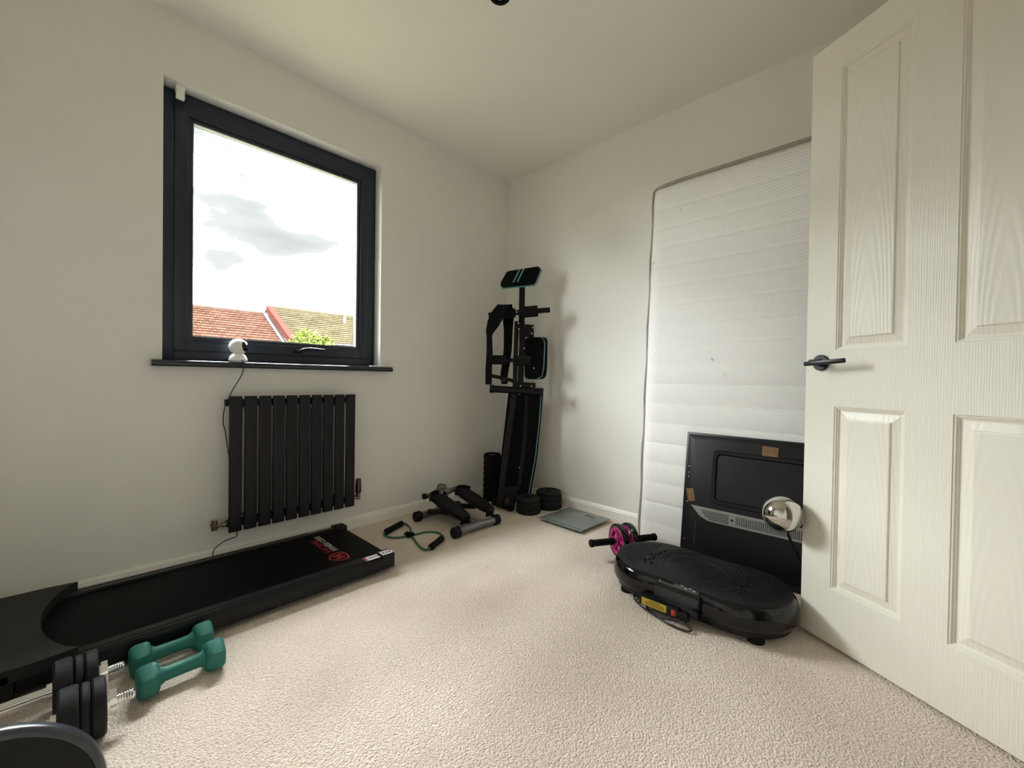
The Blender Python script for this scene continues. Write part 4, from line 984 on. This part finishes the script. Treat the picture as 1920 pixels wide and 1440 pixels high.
m_roofR = roof_mat('mossy_brown_tiles', (.0212, .0168, .0097), (.0285, .0240, .0150), (.040, .033, .0215))
m_brick = mat('house_brick', (.03, .016, .012), .9, noise=.2, nscale=6)
def house(label, x0, x1, yr, zr, ye, ze, rm, flank):
    h = thing('house', label, 'house', ((x0+x1)/2, (ye+yr)/2+2, GZ))
    bm = bm_(); uvl = bm.loops.layers.uv.new('UVMap')
    L = math.hypot(yr-ye, zr-ze); rows = max(2, round(L/.30)); dy = (yr-ye)/L; dz = (zr-ze)/L; nx_, nz_ = -dz, dy
    for side_ in (1, -1):
        for i in range(rows):
            s0, s1 = L*i/rows, L*(i+1)/rows+.02
            def P(x, s, lift):
                y = ye+dy*s-dz*lift; z = ze+dz*s+dy*lift
                if side_ < 0: y = 2*yr-y
                return (x, y, z)
            q = [P(x0, s0, .055), P(x1, s0, .055), P(x1, s1, .012), P(x0, s1, .012)]
            q2 = [P(x0, s0, 0), P(x1, s0, 0), P(x1, s0, .055), P(x0, s0, .055)]
            for qq in (q, q2):
                f = bm.faces.new([bm.verts.new(v) for v in qq])
                for lp_, (uu, vv) in zip(f.loops, ((x0, i*.3), (x1, i*.3), (x1, i*.3+.29), (x0, i*.3+.29))): lp_[uvl].uv = (uu, vv)
    me = bpy.data.meshes.new('roof'); bmesh.ops.transform(bm, matrix=OFF[h].inverted(), verts=bm.verts); bm.to_mesh(me); bm.free()
    rf = link('roof', me, rm, h); OFF[rf] = OFF[h]
    bm = bm_(); k = x0
    while k < x1-.01:
        e = min(k+.42, x1); add_tube(bm, [(k+.01, yr, zr+.01), (e, yr, zr+.02)], .11, 10); k += .42
    obj('ridge_tiles', bm, rm, rf)
    bm = bm_()
    pr = [(ye+.35, GZ), (2*yr-ye-.35, GZ), (2*yr-ye-.35, ze), (yr, zr-.05), (ye+.35, ze)]
    add_loft(bm, [[Vector((x, y, z)) for y, z in pr] for x in (x0+.05, x1-.05)]); obj('wall', bm, m_brick, h, smooth=0)
    bm = bm_(); add_tube(bm, [(x0, ye-.02, ze-.06), (x1, ye-.02, ze-.06)], .065, 8); span(bm, (x0, ye, ze-.22), (x1, ye+.05, ze-.02)); obj('gutter', bm, mat('dark_gutter', (.02, .022, .025), .4, noise=.1), h)
    # raised verge edging on the flank
    bm = bm_(); pr = [(ye, ze-.25), (yr, zr-.28), (yr, zr+.10), (ye, ze+.08)]
    add_loft(bm, [[Vector((x, y, z)) for y, z in pr] for x in (x0-.06, x0+.26)]); obj('verge', bm, flank, h, smooth=0)
    for wx in (x0+1.6, x0+4.2):
        if wx > x1-1: continue
        bm = bm_(); span(bm, (wx, ye+.30, .6), (wx+1.2, ye+.42, 1.7)); wo = obj('window', bm, m_white, h, smooth=0)
        for kx in (0, 1):
            bm = bm_(); span(bm, (wx+.06+.57*kx, ye+.27, .66), (wx+.57+.57*kx, ye+.31, 1.64)); obj('pane', bm, m_gloss, wo, smooth=0)
    return h
m_flank = mat('red_verge_tiles', (.034, .0110, .0088), .9, spec=0, noise=.15, nscale=8)
hl = house('lower terraced house with red clay roof tiles beyond the window', -7.0, 5.30, 25.0, 4.44, 21.0, 2.20, m_roofL, m_flank)
hr = house('taller terraced house with mossy brown roof tiles beyond the window', 5.42, 16.0, 25.0, 4.88, 21.0, 2.72, m_roofR, m_flank)
bm = bm_(); span(bm, (5.16, 20.95, 2.30), (5.23, 21.0, 2.40)); bm.free()
# white step flashing between the two roofs, and a vent pipe
bm = bm_(); pr = [(21.0, 2.27), (25.0, 4.50), (25.0, 4.56), (21.0, 2.33)]
add_loft(bm, [[Vector((x, y, z)) for y, z in pr] for x in (5.18, 5.29)]); obj('flashing', bm, mat('pale_flashing', (.05, .05, .052), .7, spec=.1, noise=.1), hl, smooth=0)
bm = bm_(); add_tube(bm, [(9.55, 23.9, 4.2), (9.55, 23.9, 4.72)], .07, 10); obj('vent_pipe', bm, m_white, hr)
# tree
def tree(label, x, y, top, r):
    tr_ = thing('tree', label, 'tree', (x, y, GZ))
    bm = bm_(); add_tube(bm, smooth_path([(0, 0, 0), (.05, 0, 1.5), (-.04, .05, 3.2), (.02, 0, top-GZ-r*1.1)], 4), [.16-.006*k for k in range(13)], 10)
    cz = top-GZ-r
    rnd = random.Random(3)
    for k in range(9):
        a = k*2.4; e = Vector((math.cos(a)*r*.7, math.sin(a)*r*.7, cz+rnd.uniform(-.3, .7)*r)); add_tube(bm, [(0, 0, cz-r*.9), e*.5+Vector((0, 0, (cz-r*.5)*.5)), e], [.06, .035, .012], 6)
    obj('trunk', bm, mat('bark', (.06, .045, .03), .9, noise=.2), tr_, local=True)
    vs, fs = [], []
    blobs = [(0, 0, 0, 1.0), (.5, .1, -.2, .75), (-.55, 0, -.3, .7), (.1, -.4, -.1, .7), (-.15, .1, .35, .6), (.95, -.1, -.55, .5), (-.95, .1, -.65, .5), (.35, .0, .22, .5)]
    for k in range(5200):
        bx, by, bz, br = blobs[rnd.randrange(len(blobs))]
        d = Vector((rnd.gauss(0, 1), rnd.gauss(0, 1), rnd.gauss(0, 1))).normalized()*(rnd.random()**.4)*br*r*.62
        c = Vector((bx*r*.8, by*r*.8, cz+bz*r*.8))+d
        u = Vector((rnd.gauss(0, 1), rnd.gauss(0, 1), rnd.gauss(0, .6))).normalized(); v = u.cross(Vector((rnd.gauss(0, 1), rnd.gauss(0, 1), rnd.gauss(0, 1)))).normalized()
        s = rnd.uniform(.05, .10); n0 = len(vs)
        vs += [c-u*s, c+v*s*.45, c+u*s, c-v*s*.45]; fs.append((n0, n0+1, n0+2, n0+3))
    me = bpy.data.meshes.new('foliage'); me.from_pydata([tuple(v) for v in vs], [], fs)
    ml = mat('lime_leaves', (.046, .066, .0040), .7, spec=.1, noise=.35, nscale=2.0)
    fo = link('foliage', me, ml, tr_); fo['kind'] = 'stuff'
tree('bright green leafy tree in front of the brown roofed house', 4.95, 17.0, 3.62, 1.75)

bpy.context.view_layer.update()
